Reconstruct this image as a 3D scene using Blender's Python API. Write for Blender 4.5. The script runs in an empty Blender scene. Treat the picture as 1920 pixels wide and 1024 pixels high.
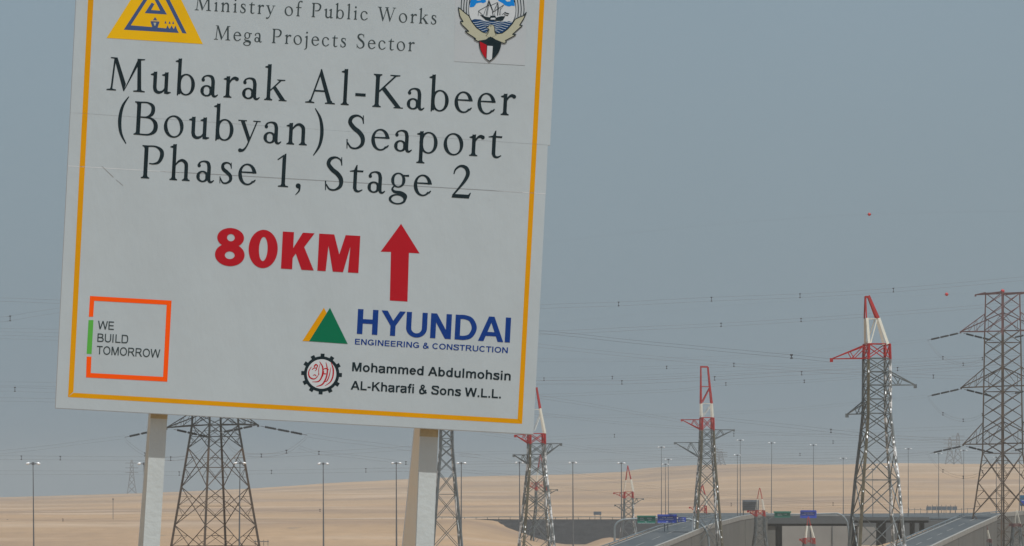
import bpy, math, random
from mathutils import Vector, noise
from mathutils.geometry import delaunay_2d_cdt
random.seed(7)
S = bpy.context.scene
C = S.collection
R = math.radians

# ------------------------------------------------------------------ camera
F, YH, ZC = 10650.0, 955.0, 8.0          # focal length and horizon row in photo pixels (1920 wide), eye height
cam = bpy.data.cameras.new('camera'); co = bpy.data.objects.new('camera', cam); C.objects.link(co)
cam.sensor_width = 36.0; cam.lens = 36.0 * F / 1920.0
cam.shift_y = (YH - 512.0) / 1920.0
cam.clip_start = 1.0; cam.clip_end = 20000.0
co.location = (0, 0, ZC); co.rotation_euler = (R(90), 0, 0)
S.camera = co

# ------------------------------------------------------------------ world and sun
SUN_EL, SUN_AZ = R(67.5), R(32)            # azimuth measured from straight behind the camera towards the right
W = bpy.data.worlds.new('World'); S.world = W; W.use_nodes = True
wn, wl = W.node_tree.nodes, W.node_tree.links
wn.clear()
sky = wn.new('ShaderNodeTexSky'); sky.sky_type = 'NISHITA'; sky.sun_disc = False
sky.sun_elevation = SUN_EL; sky.sun_rotation = math.pi - SUN_AZ
sky.air_density = 1.0; sky.dust_density = 3.0; sky.ozone_density = 1.5
mixs = wn.new('ShaderNodeMix'); mixs.data_type = 'RGBA'; mixs.inputs[0].default_value = 0.72
mixs.inputs[7].default_value = (2.62, 3.50, 4.22, 1)      # even desert dust over the blue sky
wl.new(sky.outputs[0], mixs.inputs[6])
tcw = wn.new('ShaderNodeTexCoord'); nz = wn.new('ShaderNodeTexNoise'); nz.inputs['Scale'].default_value = 9.0; nz.inputs['Detail'].default_value = 4
wl.new(tcw.outputs['Generated'], nz.inputs[0])
mr = wn.new('ShaderNodeMapRange'); mr.inputs[3].default_value = 0.955; mr.inputs[4].default_value = 1.045; wl.new(nz.outputs[0], mr.inputs[0])
mu = wn.new('ShaderNodeVectorMath'); mu.operation = 'SCALE'; wl.new(mixs.outputs[2], mu.inputs[0]); wl.new(mr.outputs[0], mu.inputs['Scale'])
bg = wn.new('ShaderNodeBackground'); bg.inputs[1].default_value = 0.09
wl.new(mu.outputs[0], bg.inputs[0])
wo = wn.new('ShaderNodeOutputWorld'); wl.new(bg.outputs[0], wo.inputs[0])
sl = bpy.data.lights.new('sun', 'SUN'); sl.energy = 3.4; sl.angle = R(0.5); sl.color = (1.0, 0.975, 0.93)
so = bpy.data.objects.new('sun', sl); C.objects.link(so)
sd = Vector((math.sin(SUN_AZ) * math.cos(SUN_EL), -math.cos(SUN_AZ) * math.cos(SUN_EL), math.sin(SUN_EL)))
so.rotation_euler = sd.to_track_quat('Z', 'Y').to_euler()
S.view_settings.view_transform = 'Standard'; S.view_settings.look = 'None'
S.view_settings.exposure = 0.07; S.view_settings.gamma = 1.0; S.view_settings.use_curve_mapping = False
S.cycles.use_denoising = True
S.cycles.volume_step_rate = 1.0

# ------------------------------------------------------------------ helpers
def srgb(r, g, b, k=1.0):
    def f(c):
        c /= 255.0
        return (c / 12.92 if c <= 0.04045 else ((c + 0.055) / 1.055) ** 2.4) * k
    return (f(r), f(g), f(b), 1.0)

def mat(name, col, rough=0.7, metal=0.0, var=0.0, scale=3.0, bump=0.0, bscale=20.0, col2=None, detail=6.0, stretch=(1, 1, 1)):
    m = bpy.data.materials.new(name); m.use_nodes = True
    nt = m.node_tree; b = nt.nodes['Principled BSDF']
    b.inputs['Base Color'].default_value = col
    b.inputs['Roughness'].default_value = rough; b.inputs['Metallic'].default_value = metal
    if var or col2 or bump:
        tc = nt.nodes.new('ShaderNodeTexCoord'); mp = nt.nodes.new('ShaderNodeMapping')
        mp.inputs['Scale'].default_value = stretch
        nt.links.new(tc.outputs['Object'], mp.inputs[0])
    if var or col2:
        n = nt.nodes.new('ShaderNodeTexNoise'); n.inputs['Scale'].default_value = scale; n.inputs['Detail'].default_value = detail
        n.inputs['Roughness'].default_value = 0.62
        nt.links.new(mp.outputs[0], n.inputs[0])
        r = nt.nodes.new('ShaderNodeValToRGB'); r.color_ramp.elements[0].position = 0.32; r.color_ramp.elements[1].position = 0.68
        if col2:
            r.color_ramp.elements[0].color = col; r.color_ramp.elements[1].color = col2
        else:
            r.color_ramp.elements[0].color = tuple(c * (1 - var) for c in col[:3]) + (1,)
            r.color_ramp.elements[1].color = tuple(min(1, c * (1 + var)) for c in col[:3]) + (1,)
        nt.links.new(n.outputs[0], r.inputs[0]); nt.links.new(r.outputs[0], b.inputs['Base Color'])
    if bump:
        n2 = nt.nodes.new('ShaderNodeTexNoise'); n2.inputs['Scale'].default_value = bscale; n2.inputs['Detail'].default_value = 8
        nt.links.new(mp.outputs[0], n2.inputs[0])
        bp = nt.nodes.new('ShaderNodeBump'); bp.inputs['Strength'].default_value = bump; bp.inputs['Distance'].default_value = 0.3
        nt.links.new(n2.outputs[0], bp.inputs['Height']); nt.links.new(bp.outputs[0], b.inputs['Normal'])
    return m

M = {}
M['panel'] = mat('sign_panel_white', (0.44, 0.505, 0.535, 1), 0.42, var=0.03, scale=1.7, bump=0.06, bscale=2.2, detail=9, stretch=(1, 1, .45))
M['panel_edge'] = mat('panel_edge_metal', (0.30, 0.29, 0.28, 1), 0.5)
M['ink'] = mat('print_black_green', (0.013, 0.026, 0.032, 1), 0.45, var=0.25, scale=6)
M['ink_soft'] = mat('print_charcoal', (0.045, 0.065, 0.07, 1), 0.5)
M['gold'] = mat('print_gold_line', (0.68, 0.31, 0.002, 1), 0.45, var=0.05, scale=4)
M['yellow'] = mat('print_yellow', (0.80, 0.47, 0.008, 1), 0.45, var=0.05, scale=4)
M['navy'] = mat('print_navy', (0.055, 0.095, 0.22, 1), 0.5)
M['red_print'] = mat('print_red', (0.42, 0.012, 0.022, 1), 0.45, var=0.04, scale=5)
M['blue_print'] = mat('print_blue', (0.008, 0.045, 0.23, 1), 0.45)
M['green_print'] = mat('print_green', (0.004, 0.155, 0.075, 1), 0.45)
M['leaf_green'] = mat('print_light_green', (0.10, 0.42, 0.065, 1), 0.45)
M['orange_print'] = mat('print_orange', (0.95, 0.10, 0.004, 1), 0.45)
M['white_print'] = mat('print_white', (0.56, 0.61, 0.64, 1), 0.45)
M['patch'] = mat('sticker_patch', (0.455, 0.505, 0.535, 1), 0.4, var=0.03, scale=3)
M['cream'] = mat('print_cream', (0.44, 0.45, 0.34, 1), 0.5)
M['pale_line'] = mat('print_pale_line', (0.45, 0.55, 0.64, 1), 0.5)
M['sky_blue'] = mat('print_sky_blue', (0.008, 0.22, 0.66, 1), 0.45)
M['sea_blue'] = mat('print_sea_blue', (0.014, 0.055, 0.15, 1), 0.45)
M['scratch'] = mat('scratch_brown', (0.27, 0.27, 0.26, 1), 0.8)
M['edge_soft'] = mat('sticker_edge_lap_shadow', (0.33, 0.36, 0.38, 1), 0.7)  # rim of the emblem patch; also paints the lap shadow
M['lap_shine'] = mat('lap_highlight_pale', (0.62, 0.66, 0.68, 1), 0.3)  # pale colour for the painted highlight on the sheet lap
M['post'] = mat('post_painted_steel', (0.52, 0.575, 0.58, 1), 0.5, var=0.05, scale=5, bump=0.05, bscale=40)
M['brace'] = mat('brace_dusty_steel', (0.72, 0.79, 0.83, 1), 0.6, col2=(0.78, 0.77, 0.73, 1), scale=2.6)
M['brace_grey'] = mat('brace_grey_steel', (0.58, 0.68, 0.76, 1), 0.6, var=0.08, scale=4)
M['stain'] = mat('mustard_primer', (0.47, 0.41, 0.27, 1), 0.8, var=0.15, scale=20)
M['galv'] = mat('galvanised_steel', (0.13, 0.15, 0.155, 1), 0.42, metal=0.25, var=0.4, scale=0.6)
M['glint_leg'] = mat('galvanised_leg_glints', (0.20, 0.22, 0.22, 1), 0.30, metal=0.15, col2=(0.82, 0.84, 0.84, 1), scale=0.8, detail=3)  # sun glints painted as pale streaks in the leg colour
M['brown_leg'] = mat('weathered_leg_steel', (0.13, 0.12, 0.085, 1), 0.6, metal=0.2, var=0.4, scale=0.7)
M['rust'] = mat('rusty_lattice_steel', (0.045, 0.036, 0.030, 1), 0.7, metal=0.1, col2=(0.115, 0.075, 0.045, 1), scale=0.35)
M['rust_dark'] = mat('dark_lattice_steel', (0.036, 0.037, 0.034, 1), 0.6, metal=0.2, var=0.3, scale=0.5)
M['redsteel'] = mat('red_painted_steel', (0.36, 0.016, 0.014, 1), 0.45, var=0.25, scale=0.8)
M['fadered'] = mat('faded_red_steel', (0.13, 0.060, 0.058, 1), 0.6, var=0.3, scale=0.5)
M['whitesteel'] = mat('white_painted_steel', (0.66, 0.65, 0.56, 1), 0.4, var=0.08, scale=1.0)
M['insul'] = mat('insulator_glass_dark', (0.010, 0.014, 0.016, 1), 0.7)
M['wire'] = mat('aluminium_wire_dull', (0.15, 0.125, 0.12, 1), 0.6)
M['damper'] = mat('spacer_black', (0.035, 0.035, 0.038, 1), 0.6)
M['ball'] = mat('marker_ball_red', (0.48, 0.03, 0.03, 1), 0.4)
M['polem'] = mat('lamp_pole_grey', (0.12, 0.13, 0.14, 1), 0.5, metal=0.2, var=0.2, scale=1.0)
M['lamp'] = mat('lamp_head_white', (0.85, 0.87, 0.88, 1), 0.15, metal=0.1)
M['asphalt'] = mat('asphalt', (0.040, 0.053, 0.062, 1), 0.85, col2=(0.072, 0.082, 0.086, 1), scale=0.22, bump=0.2, bscale=4, stretch=(1, .12, 1))
M['lane'] = mat('lane_paint_white', (0.22, 0.23, 0.22, 1), 0.7, var=0.15, scale=0.6)
M['concrete'] = mat('concrete_wall_grey', (0.125, 0.128, 0.118, 1), 0.9, var=0.12, scale=0.16, bump=0.2, bscale=2)
M['parapet'] = mat('parapet_pale', (0.27, 0.27, 0.25, 1), 0.85, var=0.15, scale=0.4)
M['deckgrey'] = mat('bridge_edge_grey', (0.085, 0.095, 0.10, 1), 0.9, var=0.12, scale=0.2)
M['soffit_shade'] = mat('soffit_shade_black', (0.006, 0.007, 0.008, 1), 0.95)  # near-black colour standing in for the shade below the deck
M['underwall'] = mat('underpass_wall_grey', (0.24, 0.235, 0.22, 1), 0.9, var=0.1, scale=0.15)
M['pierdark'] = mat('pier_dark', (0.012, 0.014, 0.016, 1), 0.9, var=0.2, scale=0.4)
M['rock'] = mat('crushed_rock_slope', (0.009, 0.009, 0.009, 1), 0.95, col2=(0.03, 0.028, 0.028, 1), scale=0.35, bump=0.8, bscale=1.5)
M['gsign'] = mat('road_sign_green', (0.004, 0.17, 0.125, 1), 0.5, var=0.12, scale=0.5)
M['bsign'] = mat('road_sign_blue', (0.012, 0.055, 0.42, 1), 0.5, var=0.10, scale=0.5)
M['tsign'] = mat('road_sign_teal', (0.012, 0.11, 0.22, 1), 0.5)
M['signgrey'] = mat('sign_back_grey', (0.12, 0.14, 0.16, 1), 0.7, var=0.2, scale=0.8)
M['signwhite'] = mat('sign_legend_white', (0.62, 0.66, 0.70, 1), 0.5)
M['gantry'] = mat('gantry_pale_steel', (0.20, 0.24, 0.26, 1), 0.5, metal=0.2, var=0.15, scale=0.5)
M['far'] = mat('far_pylon_steel', (0.13, 0.14, 0.16, 1), 0.8)

for k_ in ('ink', 'ink_soft', 'gold', 'yellow', 'navy', 'red_print', 'blue_print', 'green_print', 'leaf_green', 'orange_print', 'white_print', 'cream', 'pale_line', 'sky_blue', 'sea_blue'):
    b_ = M[k_].node_tree.nodes['Principled BSDF']; b_.inputs['Roughness'].default_value = 0.7; b_.inputs['Specular IOR Level'].default_value = 0.12
for e_, p_ in zip([n for n in M['glint_leg'].node_tree.nodes if n.type == 'VALTORGB'][0].color_ramp.elements, (0.50, 0.60)): e_.position = p_
M['glint_plate'] = mat('glint_plate_zinc', (0.75, 0.77, 0.78, 1), 0.5, metal=0.7, var=0.3, scale=2)  # shiny zinc for the plates added to make glints

def obj(name, verts, faces, m, parent=None, mats=None, fm=None, kind=None):
    me = bpy.data.meshes.new(name)
    off = parent_loc(parent)
    me.from_pydata([tuple(Vector(v) - off) for v in verts], [], faces)
    for mm in (mats or [m]): me.materials.append(mm)
    if fm:
        for p, i in zip(me.polygons, fm): p.material_index = i
    me.update()
    o = bpy.data.objects.new(name, me); C.objects.link(o)
    if parent: o.parent = parent
    if kind: o['kind'] = kind
    return o

def parent_loc(p):
    v = Vector((0, 0, 0))
    while p is not None:
        v += Vector(p.location); p = p.parent
    return v

def thing(name, label, cat, loc, group=None):
    e = bpy.data.objects.new(name, None); C.objects.link(e)
    e.location = loc; e.empty_display_size = 0.5
    e['label'] = label; e['category'] = cat
    if group: e['group'] = group
    return e

def tag(o, label, cat, group=None):
    o['label'] = label; o['category'] = cat
    if group: o['group'] = group
    return o

class MB:
    """collects boxes and bars for one mesh, a material index per face"""
    def __init__(s): s.v, s.f, s.m = [], [], []
    def box(s, x0, x1, y0, y1, z0, z1, mi=0):
        n = len(s.v)
        s.v += [(x0, y0, z0), (x1, y0, z0), (x1, y1, z0), (x0, y1, z0), (x0, y0, z1), (x1, y0, z1), (x1, y1, z1), (x0, y1, z1)]
        for q in ((0, 3, 2, 1), (4, 5, 6, 7), (0, 1, 5, 4), (1, 2, 6, 5), (2, 3, 7, 6), (3, 0, 4, 7)):
            s.f.append(tuple(n + i for i in q)); s.m.append(mi)
    def bar(s, a, b, w, mi=0, w2=None, h=None, side=None, n=4):
        a, b = Vector(a), Vector(b); d = (b - a)
        if d.length < 1e-6: return
        d.normalize()
        ref = Vector(side) if side is not None else (Vector((0, 0, 1)) if abs(d.z) < 0.9 else Vector((1, 0, 0)))
        p = d.cross(ref).normalized(); q = d.cross(p).normalized()
        w2 = w if w2 is None else w2
        k = len(s.v); hh = (h or w)
        for P_, ww in ((a, w), (b, w2)):
            for i in range(n):
                t = math.pi * (2 * i + 1) / n
                r = 0.5 / math.cos(math.pi / n)
                s.v.append(tuple(P_ + p * (math.cos(t) * ww * r) + q * (math.sin(t) * (hh if h else ww) * r)))
        for i in range(n):
            j = (i + 1) % n
            s.f.append((k + i, k + j, k + n + j, k + n + i)); s.m.append(mi)
        s.f.append(tuple(k + i for i in reversed(range(n)))); s.m.append(mi)
        s.f.append(tuple(k + n + i for i in range(n))); s.m.append(mi)
    def poly(s, pts, w, mi=0, n=4):
        for a, b in zip(pts, pts[1:]): s.bar(a, b, w, mi, n=n)
    def build(s, name, mats, parent=None, kind=None):
        if not isinstance(mats, (list, tuple)): mats = [mats]
        return obj(name, s.v, s.f, None, parent, mats=mats, fm=s.m, kind=kind)

def at(px, py, Y):                      # a photo pixel at a distance becomes a point of the place
    return Vector(((px - 960) * Y / F, Y, ZC + (YH - py) * Y / F))

def smooth(a, b, x):
    t = max(0.0, min(1.0, (x - a) / (b - a))); return t * t * (3 - 2 * t)

# ------------------------------------------------------------------ terrain
CREST = [(-2600, 10), (-900, 14), (-405, 17.5), (-300, 20.5), (-205, 24.5), (-150, 28.5), (-110, 30.5), (-70, 32.5), (-38, 34), (0, 34.8), (38, 35.5), (88, 38),
         (105, 40.4), (125, 42), (145, 43.2), (190, 44.2), (250, 43.4), (300, 44.6), (405, 44), (900, 40), (2600, 26)]
def crest(x):
    for (a, za), (b, zb) in zip(CREST, CREST[1:]):
        if a <= x <= b:
            return za + (zb - za) * (x - a) / (b - a)
    return CREST[0][1] if x < 0 else CREST[-1][1]

def ground_z(x, y):
    z = 6.3 * (1 - smooth(70, 190, y))
    left = 1 - smooth(-13, 14.5, x - (y - 1400) * 0.012)
    z += (5.35 * left - 0.9 * (1 - left)) * smooth(1120, 1425, y)
    # the small sand heap beside the ramp foot
    z += 2.4 * math.exp(-((x - 19.5) / 5.0) ** 2 - ((y - 1125) / 60.0) ** 2)
    z += 1.9 * math.exp(-((x + 43) / 9.0) ** 2 - ((y - 905) / 40.0) ** 2)
    z += 1.7 * math.exp(-((x - 74) / 2.4) ** 2 - ((y - 1000) / 30.0) ** 2)
    if y > 1435:
        t = smooth(1480, 1510, y)
        z += (5.25 - (5.35 * left - 0.9 * (1 - left))) * t
    if y > 1510:
        t = min(1.0, (y - 1510) / 2990.0)
        if y <= 4500:
            n = noise.noise(Vector((x * 0.006, y * 0.0022, 1.7))) * 1.5 + noise.noise(Vector((x * 0.02, y * 0.006, 4.1))) * 0.5
            z += (crest(x) - 5.3) * (0.30 * t + 0.70 * t ** 1.6) + n * math.sin(min(1, t) * math.pi)
        else:
            z += (crest(x) - 5.3) * (1 - smooth(4500, 5600, y))
    if y > 200: z += noise.noise(Vector((x * 0.05, y * 0.02, 0.3))) * 0.22
    return z

xs = []
x = 0.0; st = 1.5
while x < 2600:
    xs.append(x); st = 1.5 if x < 120 else st * 1.06; x += min(st, 120)
xs.append(2600.0)
xs = [-a for a in reversed(xs[1:])] + xs
ys = [-60, -20, 0, 20, 40, 60, 80, 110, 150, 200, 300, 450, 600, 700, 800, 850]
y = 860.0
while y < 1570: ys.append(y); y += 9
while y < 4600: ys.append(y); y += 26
while y < 6600: ys.append(y); y += 110
gv = [(a, b, ground_z(a, b)) for b in ys for a in xs]
nx = len(xs)
gf = [(j * nx + i, j * nx + i + 1, (j + 1) * nx + i + 1, (j + 1) * nx + i) for j in range(len(ys) - 1) for i in range(nx - 1)]

def sand_material():
    m = bpy.data.materials.new('desert_sand'); m.use_nodes = True
    nt = m.node_tree; N, L = nt.nodes, nt.links; b = N['Principled BSDF']; b.inputs['Roughness'].default_value = 0.95
    tc = N.new('ShaderNodeTexCoord')
    def ns(scale, stretch, detail=5):
        mp = N.new('ShaderNodeMapping'); mp.inputs['Scale'].default_value = stretch; L.new(tc.outputs['Object'], mp.inputs[0])
        n = N.new('ShaderNodeTexNoise'); n.inputs['Scale'].default_value = scale; n.inputs['Detail'].default_value = detail
        L.new(mp.outputs[0], n.inputs[0]); return n
    def mix(fac, a, c, typ='MIX'):
        x_ = N.new('ShaderNodeMix'); x_.data_type = 'RGBA'; x_.blend_type = typ
        for s_, v in ((0, fac), (6, a), (7, c)):
            if hasattr(v, 'is_linked') or hasattr(v, 'links'): L.new(v, x_.inputs[s_])
            else: x_.inputs[s_].default_value = v
        return x_.outputs[2]
    def ramp(n, a, c):
        r = N.new('ShaderNodeMapRange'); r.inputs[1].default_value = a; r.inputs[2].default_value = c; L.new(n.outputs[0], r.inputs[0]); return r.outputs[0]
    base = mix(ramp(ns(1.0, (0.004, 0.0016, 0.002)), 0.38, 0.62), (0.335, 0.228, 0.138, 1), (0.40, 0.262, 0.150, 1))
    band = mix(ramp(ns(1.0, (0.0045, 0.0034, 0.002), 6), 0.46, 0.62), base, (0.272, 0.186, 0.124, 1))
    pale = mix(ramp(ns(1.0, (0.009, 0.010, 0.01), 6), 0.54, 0.70), band, (0.44, 0.325, 0.225, 1))
    fine = mix(ramp(ns(1.0, (0.25, 0.07, 0.1), 8), 0.3, 0.75), (0.90, 0.90, 0.90, 1), (1.06, 1.05, 1.04, 1))
    out = mix(1.0, pale, fine, 'MULTIPLY')
    # gravel and scrub specks
    v = ns(1.0, (0.12, 0.05, 0.1), 10)
    sp = mix(ramp(v, 0.66, 0.74), out, (0.20, 0.155, 0.11, 1))
    L.new(sp, b.inputs['Base Color'])
    n2 = ns(1.0, (0.4, 0.4, 0.4), 8); bp = N.new('ShaderNodeBump'); bp.inputs['Strength'].default_value = 0.35; bp.inputs['Distance'].default_value = 0.5
    L.new(n2.outputs[0], bp.inputs['Height']); L.new(bp.outputs[0], b.inputs['Normal'])
    return m
M['sand'] = sand_material()
g = obj('ground', gv, gf, M['sand'], kind='structure')
for p in g.data.polygons: p.use_smooth = True

# ------------------------------------------------------------------ haze in the air
hz = MB(); hz.box(-2700, 2700, -120, 6700, -6.0, 62)
hm = bpy.data.materials.new('dusty_air'); hm.use_nodes = True
hn = hm.node_tree.nodes; hn.clear()
pv = hn.new('ShaderNodeVolumePrincipled'); pv.inputs['Color'].default_value = (0.95, 0.90, 0.82, 1)
pv.inputs['Density'].default_value = 0.00010; pv.inputs['Anisotropy'].default_value = 0.0
ho = hn.new('ShaderNodeOutputMaterial'); hm.node_tree.links.new(pv.outputs[0], ho.inputs['Volume'])
hz.build('haze', hm, kind='stuff')

# ------------------------------------------------------------------ roads, walls, bridge
def ribbon(pts_l, pts_r):
    v = []; f = []
    for a, b in zip(pts_l, pts_r): v += [tuple(a), tuple(b)]
    for i in range(len(pts_l) - 1): f.append((2 * i, 2 * i + 1, 2 * i + 3, 2 * i + 2))
    return v, f

def px_edge(l):   # (px, py, Y) -> point on the edge
    return [at(px, py, Y) for px, py, Y in l]
def resample(p, n):
    out = []
    for a, b in zip(p, p[1:]):
        for i in range(n): out.append(a.lerp(b, i / n))
    return out + [p[-1]]

def ramp_road(edge, width, name_wall, label_wall, kerb_w=0.5):
    e = resample(edge, 6)
    n = len(e); left = [p + Vector((-width, 0.6, 0.0)) for p in e]
    v, f = ribbon(left, e); obj('ramp_road', v, f, M['asphalt'], kind='structure')
    # earth shoulder on the far side
    v, f = ribbon([p + Vector((-14, 0, -p.z - 1.0)) for p in left], left); obj('ramp_bank', v, f, M['sand'], kind='structure')
    for off, w in ((0.9, 0.45), (width * 0.5, 0.25), (width - 1.2, 0.45)):
        a = [p + Vector((-off - w, 0, 0.06)) for p in e]; b = [p + Vector((-off, 0, 0.06)) for p in e]
        if abs(off - width * 0.5) < 0.01:
            vv, ff = [], []
            for i in range(0, n - 1, 2):
                k = len(vv); vv += [a[i], b[i], b[i + 1], a[i + 1]]; ff.append((k, k + 1, k + 2, k + 3))
            obj('lane_marking', vv, ff, M['lane'], kind='structure')
        else:
            v, f = ribbon(a, b); obj('lane_marking', v, f, M['lane'], kind='structure')
    w = thing(name_wall, label_wall, 'wall', (e[0].x, e[0].y, -1))
    body = MB()
    for a, b in zip(e, e[1:]):
        k = len(body.v)
        body.v += [tuple(a), tuple(b), (b.x, b.y, -2.5), (a.x, a.y, -2.5),
                   (a.x + .4, a.y, a.z), (b.x + .4, b.y, b.z), (b.x + .4, b.y, -2.5), (a.x + .4, a.y, -2.5)]
        for q in ((0, 1, 2, 3), (4, 7, 6, 5), (0, 4, 5, 1), (3, 2, 6, 7)): body.f.append(tuple(k + i for i in q)); body.m.append(0)
    body.build('wall_face', M['concrete'], w)
    par = MB()
    for a, b in zip(e, e[1:]):
        par.bar(a + Vector((.2, 0, .42)), b + Vector((.2, 0, .42)), kerb_w, h=0.85)
    par.build('parapet', M['parapet'], w)
    for i in range(4, n - 1, 5):
        p = e[i]; r = MB(); r.box(p.x + .38, p.x + .46, p.y - .15, p.y + .05, -2.4, p.z - 0.1)
        r.build('wall_rib', M['concrete'], w)
    # guard rail on the far edge
    gr = thing('guard_rail', 'galvanised guard rail along the far edge of the ' + ('left' if name_wall == 'retaining_wall' and label_wall.startswith('long') else 'right') + ' ramp', 'guard rail', tuple(left[0]))
    rl = MB(); rl.poly([p + Vector((0.4, 0, 0.42)) for p in left], 0.18); rl.build('rail', M['gantry'], gr)
    for p in left[::1]:
        b_ = MB(); b_.box(p.x + .45, p.x + .6, p.y - .08, p.y + .08, p.z - .1, p.z + .42); b_.build('rail_post', M['gantry'], gr)
    return e

e1 = ramp_road(px_edge([(1140, 1066, 900), (1250, 1024, 1003), (1330, 991, 1110), (1385, 975.5, 1190), (1436, 967.5, 1250)]), 10.6,
               'retaining_wall', 'long grey retaining wall with pale parapet below the ramp left of the bridge')
e2 = ramp_road(px_edge([(1700, 1054, 930), (1765, 1022, 1017), (1820, 996, 1090), (1880, 969, 1160), (1950, 962, 1250)]), 8.8,
               'retaining_wall', 'grey retaining wall with pale parapet behind the lattice tower at the right')

# bridge
br = thing('road_bridge', 'low grey road bridge on dark piers behind the tall red-topped pylon', 'bridge', (70, 1252, 0))
def bx(name, px0, px1, y0, y1, Y, depth, m, parent, kind=None):
    b_ = MB(); a, c = at(px0, y1, Y), at(px1, y0, Y)
    b_.box(a.x, c.x, Y, Y + depth, a.z, c.z); return b_.build(name, m, parent, kind)
bx('deck', 1436, 1602, 967.5, 982, 1252, 13, M['deckgrey'], br)
bx('deck', 1602, 1742, 971, 976, 1252, 13, M['deckgrey'], br)
bx('soffit_shade', 1438, 1601, 982.02, 986.3, 1252.3, 12, M['soffit_shade'], br)  # slabs coloured black to draw the shade line under the deck
bx('soffit_shade', 1604, 1741, 976.02, 980.4, 1252.3, 12, M['soffit_shade'], br)
bx('parapet', 1436, 1600, 965.6, 967.3, 1252.4, 0.4, M['parapet'], br)
bx('parapet', 1604, 1742, 969.4, 970.9, 1252.4, 0.4, M['deckgrey'], br)
for p0, p1 in ((1456, 1466.5), (1593, 1608), (1646, 1661), (1686, 1697), (1709, 1715), (1727, 1733)):
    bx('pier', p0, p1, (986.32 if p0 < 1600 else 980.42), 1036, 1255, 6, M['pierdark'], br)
bx('abutment', 1436, 1454, 982.05, 1036, 1252.5, 8, M['concrete'], br)
w3 = MB(); a, c = at(1462, 1030, 1330), at(1606, 984, 1330); w3.box(a.x, c.x, 1330, 1331, a.z, c.z)
w3r = thing('underpass_wall', 'pale grey wall seen through the opening under the bridge', 'wall', (c.x, 1330, -1))
w3.build('wall_face', M['underwall'], w3r)
for px in (1520, 1560): bx('wall_rib', px, px + 1.2, 985, 1030, 1329.7, 0.3, M['deckgrey'], w3r)
w4 = MB(); a, c = at(1608, 1030, 1360), at(1645, 988, 1360); w4.box(a.x, c.x, 1360, 1361, a.z, c.z)
w4r = thing('underpass_wall', 'short grey wall under the bridge directly behind the tall red-topped pylon', 'wall', (c.x, 1360, -1))
w4.build('wall_face', M['underwall'], w4r)

# dark crushed-rock bank with the road on top of it
bv, bf = [], []
cols = [at(850, 0, 1500).x + i * (at(1345, 0, 1500).x - at(850, 0, 1500).x) / 120 for i in range(121)]
rows = 12
for j in range(rows + 1):
    t = j / rows
    for x_ in cols:
        yy = 1438 + 62 * t; zz = -1.6 + 6.9 * t
        k = 0.0 if j in (rows,) else 1.0
        bv.append((x_, yy - 0.5 * k * noise.noise(Vector((x_ * .5, yy * .3, 2))), zz + k * 0.28 * noise.noise(Vector((x_ * 0.6, zz, 5.0)))))
nc = len(cols)
bf = [(j * nc + i, j * nc + i + 1, (j + 1) * nc + i + 1, (j + 1) * nc + i) for j in range(rows) for i in range(nc - 1)]
obj('embankment', bv, bf, M['rock'], kind='structure')
v, f = ribbon([Vector((cols[0] - 60 + i * 6, 1515, 5.42)) for i in range(60)], [Vector((cols[0] - 60 + i * 6, 1499.5, 5.36)) for i in range(60)])
obj('road', v, f, M['asphalt'], kind='structure')
gr = thing('guard_rail', 'low grey guard rail along the top of the dark rock bank', 'guard rail', (cols[0], 1500, 5.3))
rl = MB(); rl.poly([(cols[0] - 12 + i * 3, 1500.2, 5.95 + 0.05 * math.sin(i * .9)) for i in range(29)], 0.22); rl.build('rail', M['gantry'], gr)
for i in range(0, 29, 1):
    b_ = MB(); x_ = cols[0] - 12 + i * 3; b_.box(x_ - .07, x_ + .07, 1500.3, 1500.45, 5.3, 5.95); b_.build('rail_post', M['polem'], gr)
# far asphalt behind the bridge and right ramp
def drape(name, x0, x1, y0, y1, m, lift=0.12, nx_=30, ny=16):
    v = [(x0 + (x1 - x0) * i / nx_, y0 + (y1 - y0) * j / ny, ground_z(x0 + (x1 - x0) * i / nx_, y0 + (y1 - y0) * j / ny) + lift) for j in range(ny + 1) for i in range(nx_ + 1)]
    f = [(j * (nx_ + 1) + i, j * (nx_ + 1) + i + 1, (j + 1) * (nx_ + 1) + i + 1, (j + 1) * (nx_ + 1) + i) for j in range(ny) for i in range(nx_)]
    return obj(name, v, f, m, kind='structure')
drape('road', 48, 420, 1512, 1760, M['asphalt'], 0.25, 60, 30)
bank2 = MB(); bank2.box(at(1436, 0, 1450).x, 160, 1462, 1508, -2, 5.2); bank2.build('embankment', M['deckgrey'], kind='structure')

# ------------------------------------------------------------------ steel towers
def rotz(x, y, a): return (x * math.cos(a) - y * math.sin(a), x * math.sin(a) + y * math.cos(a))

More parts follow.
